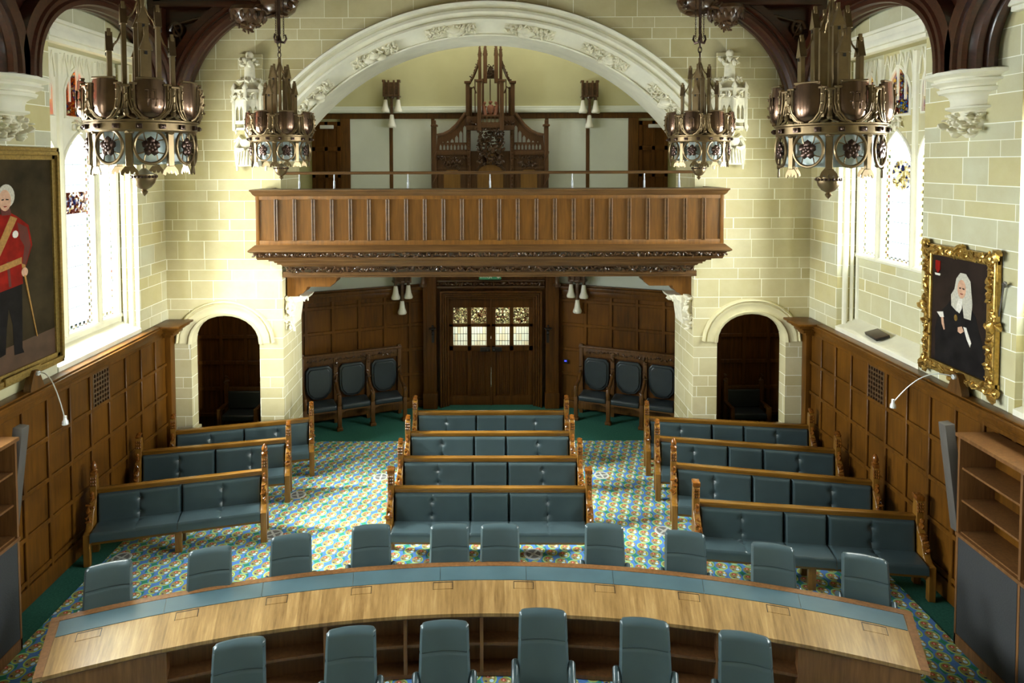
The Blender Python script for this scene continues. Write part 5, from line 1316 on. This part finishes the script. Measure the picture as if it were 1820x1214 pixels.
# ================================================================== portraits
def picture(name, label, sg, yc, z0, w, h, fw, style):
    """hangs on a side wall; local x runs along the wall as seen from the room, y = depth into wall"""
    root = empty(name, label, 'painting', (sg * (XW - .01), yc, z0), -sg * PI / 2)
    fr = MB(); rg = random.Random(4)
    if style == 'rococo':
        fr.prism([(-w / 2, 0), (w / 2, 0), (w / 2, fw), (-w / 2, fw)], -.09, 0, 'y')
        for a in ((-w / 2, -w / 2 + fw, 0, h), (w / 2 - fw, w / 2, 0, h), (-w / 2, w / 2, 0, fw), (-w / 2, w / 2, h - fw, h)): fr.box(a[0], a[1], -.08, 0, a[2], a[3], .025, 3)
        n = 34
        pts = []
        for i in range(n):
            t = i / (n - 1)
            for z in (fw * .45, h - fw * .45): pts.append((-w / 2 + w * t, -.085, z + rg.uniform(-.03, .03)))
            for x in (-w / 2 + fw * .45, w / 2 - fw * .45): pts.append((x + rg.uniform(-.03, .03), -.085, h * t))
        foliage(fr, pts, .046, rg, n=3)
        for x in (-w / 2, 0, w / 2):
            for z in (0, h / 2, h):
                if x or z != h / 2: foliage(fr, [(x, -.07, z)] * 5, .08, rg)
        mt = 'gold'
    else:
        for o, d, t in ((0, .07, .06), (.05, .11, .05), (.09, .075, .07)):
            for a in ((-w / 2 + o, -w / 2 + o + t, o, h - o), (w / 2 - o - t, w / 2 - o, o, h - o), (-w / 2 + o, w / 2 - o, o, o + t), (-w / 2 + o, w / 2 - o, h - o - t, h - o)): fr.box(a[0], a[1], -d, 0, a[2], a[3], .012, 2)
        mt = 'gold_flat'
    fr.build('frame', mt, root)
    iw, ih = w / 2 - fw, h - 2 * fw
    MB().box(-iw - .01, iw + .01, -.05, -.02, fw - .01, h - fw + .01).build('canvas', 'canvas' if style == 'rococo' else 'canvas_brown', root, False)
    S = lambda u, v: (-iw + 2 * iw * u, fw + ih * v)     # u to the right as seen, v up
    lay = [0]
    def paint(nm, pts, mt, smooth=True):
        lay[0] += 1; m = MB(); m.prism([S(*p) for p in pts], -.0505 - .0006 * lay[0], -.05, 'y'); return m.build(nm, mt, root, False)
    def ell(u, v, ru, rv, n=20, a0=0): return [(u + ru * math.cos(2 * PI * i / n), v + rv * math.sin(2 * PI * i / n)) for i in range(n)]
    return root, paint, ell, S, fw
root, paint, ell, S, fw = picture('framed_portrait', 'portrait of a seated judge in a grey wig, in an ornate carved gilt frame', 1, 7.9, 2.78, 1.2, 1.58, .13, 'rococo')
paint('painted_robe', [(.08, 0), (.07, .3), (.12, .44), (.3, .56), (.42, .66), (.62, .66), (.8, .52), (.92, .3), (.97, 0)], 'black_coat')
paint('painted_wig', [(.36, .66), (.37, .56), (.47, .52), (.5, .62), (.56, .62), (.6, .48), (.72, .48), (.74, .62), (.7, .82), (.62, .88), (.52, .88), (.45, .82), (.42, .72)], 'hair')
paint('painted_face', ell(.55, .735, .075, .085), 'skin')
paint('painted_jabot', [(.5, .64), (.57, .65), (.56, .56), (.52, .51), (.46, .53), (.47, .58)], 'lace')
paint('painted_hand', [(.17, .47), (.22, .44), (.26, .32), (.24, .31), (.2, .36)], 'skin'); paint('painted_cuff', [(.1, .46), (.22, .48), (.24, .43), (.17, .42)], 'lace')
paint('painted_hand', [(.5, .38), (.57, .4), (.61, .36), (.55, .33), (.5, .34)], 'skin'); paint('painted_cuff', [(.6, .4), (.65, .4), (.74, .28), (.72, .24), (.66, .3)], 'lace')
paint('painted_medal', ell(.46, .46, .03, .03, 12), 'gold'); paint('painted_eyes', [(.51, .745), (.54, .748), (.54, .738), (.51, .735)], 'black_coat'); paint('painted_eyes', [(.57, .748), (.6, .745), (.6, .735), (.57, .738)], 'black_coat'); paint('painted_mouth', [(.53, .695), (.58, .695), (.57, .688), (.54, .688)], 'red_coat')
paint('painted_shield', [(.06, .95), (.15, .95), (.15, .87), (.105, .83), (.06, .87)], 'red_coat'); paint('painted_scroll', [(.05, .83), (.16, .83), (.15, .81), (.06, .81)], 'lace')
m = MB(); m.box(-.12, .12, -.125, -.08, .05, .1, .006); m.build('name_plate', 'brass', root)
m = MB(); m.tube([(.66, -.02, 1.25), (.7, -.06, 1.28), (.72, -.06, 1.3)], .02, 8); m.tube([(.66, -.03, 1.25), (.6, -.03, .9)], .008, 6); m.build('picture_light', 'grey', root)
root, paint, ell, S, fw = picture('large_framed_painting', 'large gilt-framed painting of a standing officer in a red coat, on the left wall', -1, 7.86, 2.8, 1.72, 2.82, .16, 'plain')
paint('painted_ground', [(0, 0), (1, 0), (1, .13), (0, .11)], 'brown_ground')
c0 = .43
paint('painted_trousers', [(c0 - .2, .42), (c0 + .16, .42), (c0 + .15, .25), (c0 + .14, .09), (c0 + .16, .065), (c0 + .04, .07), (c0 + .03, .22), (c0 - .01, .3), (c0 - .04, .2), (c0 - .06, .09), (c0 - .18, .08), (c0 - .19, .25)], 'black_coat')
paint('painted_coat', [(c0 - .22, .38), (c0 + .17, .4), (c0 + .16, .5), (c0 + .2, .47), (c0 + .3, .58), (c0 + .26, .68), (c0 + .12, .73), (c0, .76), (c0 - .14, .73), (c0 - .28, .66), (c0 - .26, .5)], 'red_coat')
paint('painted_sleeve', [(c0 + .12, .7), (c0 + .24, .67), (c0 + .28, .58), (c0 + .2, .475), (c0 + .165, .49), (c0 + .2, .58), (c0 + .15, .62)], 'red_shadow'); paint('painted_coat_fold', [(c0 - .02, .52), (c0 + .01, .52), (c0 + .03, .4), (c0 - .0, .4)], 'red_shadow'); paint('painted_cuff', [(c0 + .155, .5), (c0 + .2, .49), (c0 + .21, .465), (c0 + .17, .465)], 'sash'); paint('painted_collar', [(c0 - .07, .77), (c0 + .04, .77), (c0 + .05, .74), (c0 - .06, .74)], 'red_shadow')
paint('painted_sash', [(c0 + .04, .735), (c0 + .12, .72), (c0 - .16, .5), (c0 - .2, .53)], 'sash'); paint('painted_belt', [(c0 - .2, .5), (c0 + .16, .53), (c0 + .16, .5), (c0 - .2, .47)], 'sash')
paint('painted_hair', ell(c0, .83, .095, .055), 'hair'); paint('painted_face', ell(c0 - .02, .81, .07, .05), 'skin'); paint('painted_hand', ell(c0 + .19, .455, .04, .022), 'skin'); paint('painted_star', ell(c0 + .09, .645, .035, .018, 10), 'lace')
paint('painted_sword', [(c0 + .18, .44), (c0 + .2, .44), (c0 + .33, .12), (c0 + .32, .12)], 'sash'); paint('painted_eyes', [(c0 - .06, .815), (c0 - .035, .817), (c0 - .035, .811), (c0 - .06, .81)], 'black_coat'); paint('painted_eyes', [(c0 - .01, .817), (c0 + .02, .815), (c0 + .02, .81), (c0 - .01, .811)], 'black_coat'); paint('painted_mouth', [(c0 - .04, .783), (c0, .783), (c0 - .01, .778), (c0 - .03, .778)], 'red_coat')
m = MB(); m.box(-.3, .3, -.13, -.1, .04, .13, .006); m.build('name_plate', 'gold_flat', root)

# ================================================================== small fixtures
p = atY(871, 492, 14.3)
ex = empty('exit_sign', 'green exit sign with running figure and arrow above the double doors', 'sign', (p[0], 14.35, p[2] - .07))
MB().box(-.24, .24, 0, .02, 0, .16, .004).build('sign_board', 'sign_green', ex)
def txt(s, size, loc, mt, nm, parent):
    cu = bpy.data.curves.new('t', 'FONT'); cu.body = s; cu.size = size; cu.align_x = 'CENTER'; cu.extrude = .002
    o = bpy.data.objects.new('t', cu); COL.objects.link(o); me = bpy.data.meshes.new_from_object(o.evaluated_get(bpy.context.evaluated_depsgraph_get())); bpy.data.objects.remove(o)
    q = bpy.data.objects.new(nm, me); COL.objects.link(q); me.materials.clear(); me.materials.append(M[mt]); q.parent = parent; q.location = loc; q.rotation_euler = (PI / 2, 0, 0)
txt('Exit', .12, (-.13, -.003, .04), 'sign_white', 'lettering', ex)
m = MB(); m.prism([(.1, .02), (.16, .08), (.13, .08), (.13, .14), (.07, .14), (.07, .08), (.04, .08)], -.004, 0, 'y', Matrix.Translation((.08, 0, 0)) @ Matrix.Translation((0, 0, 0))); m.build('arrow', 'sign_white', ex)
m = MB(); m.box(-.02, .03, -.004, 0, .05, .11); m.ball((.015, -.002, .13), (.014, .003, .014), 1); m.tube([(0, -.002, .06), (-.03, -.002, .02)], .008, 5); m.tube([(.02, -.002, .06), (.04, -.002, .03)], .008, 5); m.build('running_figure', 'sign_white', ex)
p = atY(1006, 641, 14.5)
A, B = PR0, PR1
th = R(-22.3); ts = (p[0] - A[0]) / (B[0] - A[0]); py_ = A[1] + (B[1] - A[1]) * ts
t = empty('control_panel', 'small control panel with blue display on the porch panelling right of the doors', 'control panel', (p[0], py_ - .04, atY(1006, 641, py_)[2] - .05), th)
MB().box(-.05, .05, -.02, .0, 0, .1, .004).build('casing', 'black', t); MB().box(-.03, .02, -.023, -.018, .045, .075).build('display', 'blue_led', t)
for px, nm in ((769, 'left'), (974, 'right')):
    p = atY(px, 585, 14.35); b = empty('candle_bracket', 'small dark metal candle bracket on the %s pilaster of the doorcase' % nm, 'bracket', (p[0], 14.42, p[2] - .1), 0, 'candle brackets on the doorcase')
    m = MB(); m.lathe([(.0, .0), (.03, .02), (.015, .06), (.05, .1), (.08, .11), (.08, .13), (.02, .13), (.025, .19), (0, .2)], 12, Matrix.Translation((0, -.1, 0))); m.build('candle_cup', 'black', b); m = MB(); m.tube([(0, 0, .0), (0, -.06, -.02), (0, -.1, .03)], .014, 7); m.box(-.03, .03, -.01, .02, -.22, .1, .006); m.build('back_plate', 'black', b)
for px, nm in ((752, 'left'), (990, 'right')):
    p = atY(px, 512, 14.25); b = MB(); b.lathe([(.0, -.0), (.04, .02), (.075, .03), (.085, .08), (.05, .12), (.045, .22), (.06, .26), (.05, .4)], 12); b.box(-.03, .03, 0, .22, .3, .36, .006); o = b.build('carved_drop', 'carved'); o.location = (p[0], 14.25, p[2]); tag(o, 'dark turned wooden drop hanging at the %s top corner of the doorcase' % nm, 'ornament', 'drops beside the doorcase')
# ================================================================== light
W = bpy.data.worlds.new('sky'); SC.world = W; W.use_nodes = True
nt = W.node_tree; bg = nt.nodes['Background']; bg.inputs[0].default_value = (.86, .94, 1, 1); bg.inputs[1].default_value = 3.0
def area(nm, loc, rot, sx, sy, power, col=(1, 1, 1), spread=PI):
    l = bpy.data.lights.new(nm, 'AREA'); l.shape = 'RECTANGLE'; l.size = sx; l.size_y = sy; l.energy = power; l.color = col; l.spread = spread
    o = bpy.data.objects.new(nm, l); COL.objects.link(o); o.location = loc; o.rotation_euler = rot; return o
for sg in (-1, 1):
    for i, yc in enumerate(WINC):
        pw = (LP if sg < 0 else RP)[i] if False else {(-1, 0): 2500, (-1, 1): 2600, (-1, 2): 800, (-1, 3): 300, (1, 0): 1900, (1, 1): 2100, (1, 2): 800, (1, 3): 300}[(sg, i)]
        z0 = 2.98 if sg < 0 else 3.92
        area('window_daylight', (sg * 6.9, yc, (z0 + 6.9) / 2 + .3), (0, sg * R(90 - 12), 0), 6.9 - z0 + .6, 2.6, pw, (.93, .97, 1))
area('vestibule_light', (.06, 14.95, 3.2), (R(50), 0, 0), 1.5, .4, 160, (1, .96, .88))
area('porch_fill', (0, 13.3, 3.48), (0, 0, 0), 3, .6, 14, (1, .9, .75))  # added fill under the porch ceiling to lift the panelling, no lamp there
for sg in (-1, 1): area('niche_fill', (sg * 4.9, 12.6, 3.28), (0, 0, 0), .6, .6, 5, (1, .88, .7))  # added fill in each niche so its dark panelling reads
area('gallery_fill', (0, 13.9, 9.9), (0, 0, 0), 5, 1.2, 130, (1, .97, .88))  # added overhead fill for the gallery chamber, no real rooflight
def beam(nm, src, dst, power, ang, rad):
    l = bpy.data.lights.new(nm, 'SPOT'); l.energy = power; l.spot_size = R(ang); l.spot_blend = 1.0; l.shadow_soft_size = rad; l.color = (1, .99, .97)
    o = bpy.data.objects.new(nm, l); COL.objects.link(o); o.location = src; o.rotation_euler = (Vector(dst) - Vector(src)).to_track_quat('-Z', 'Y').to_euler()
beam('added_spot', (8.9, -.3, 5.15), (-4.05, 11.7, 2.5), 30000, 14, .45)  # added spot outside a right window, makes the hot patch on the left pier
beam('added_spot', (-8.9, -.3, 5.15), (4.0, 11.7, 2.4), 8000, 12, .45)  # weaker added spot from the left side for the right pier
beam('added_spot', (-11.5, 9.9, 8.6), (-1.9, 9.9, 0), 24000, 40, .5)  # added spot outside the left window, lights the aisle and throws bench shadows
beam('added_spot', (11.5, 9.9, 9.4), (2.4, 9.9, 0), 16000, 40, .5)  # its added counterpart outside the right window, for the right aisle
# ------------------------------------------------------------------ camera
cam = bpy.data.cameras.new('camera'); co = bpy.data.objects.new('camera', cam); COL.objects.link(co); SC.camera = co
cam.sensor_fit = 'HORIZONTAL'; cam.sensor_width = 36; cam.lens = 36 * FOC / 1820
cam.shift_x = (910 - VX) / 1820; cam.shift_y = -(607 - PYC) / 1820
co.matrix_world = Matrix.Translation((0, 0, HC)) @ Matrix.Rotation(PI / 2 - TH, 4, 'X') @ Matrix.Rotation(-R(.2), 4, 'Z')
cam.clip_start = .05
vs = SC.view_settings; vs.view_transform = 'Standard'; vs.look = 'None'; vs.gamma = 1; vs.use_curve_mapping = False; vs.exposure = EXPOSURE = -0.02
SC.cycles.use_denoising = True; SC.cycles.max_bounces = 8; SC.cycles.diffuse_bounces = 5; SC.cycles.glossy_bounces = 4; SC.cycles.transparent_max_bounces = 12; SC.cycles.caustics_reflective = False; SC.cycles.caustics_refractive = False
SC.cycles.sample_clamp_indirect = 8
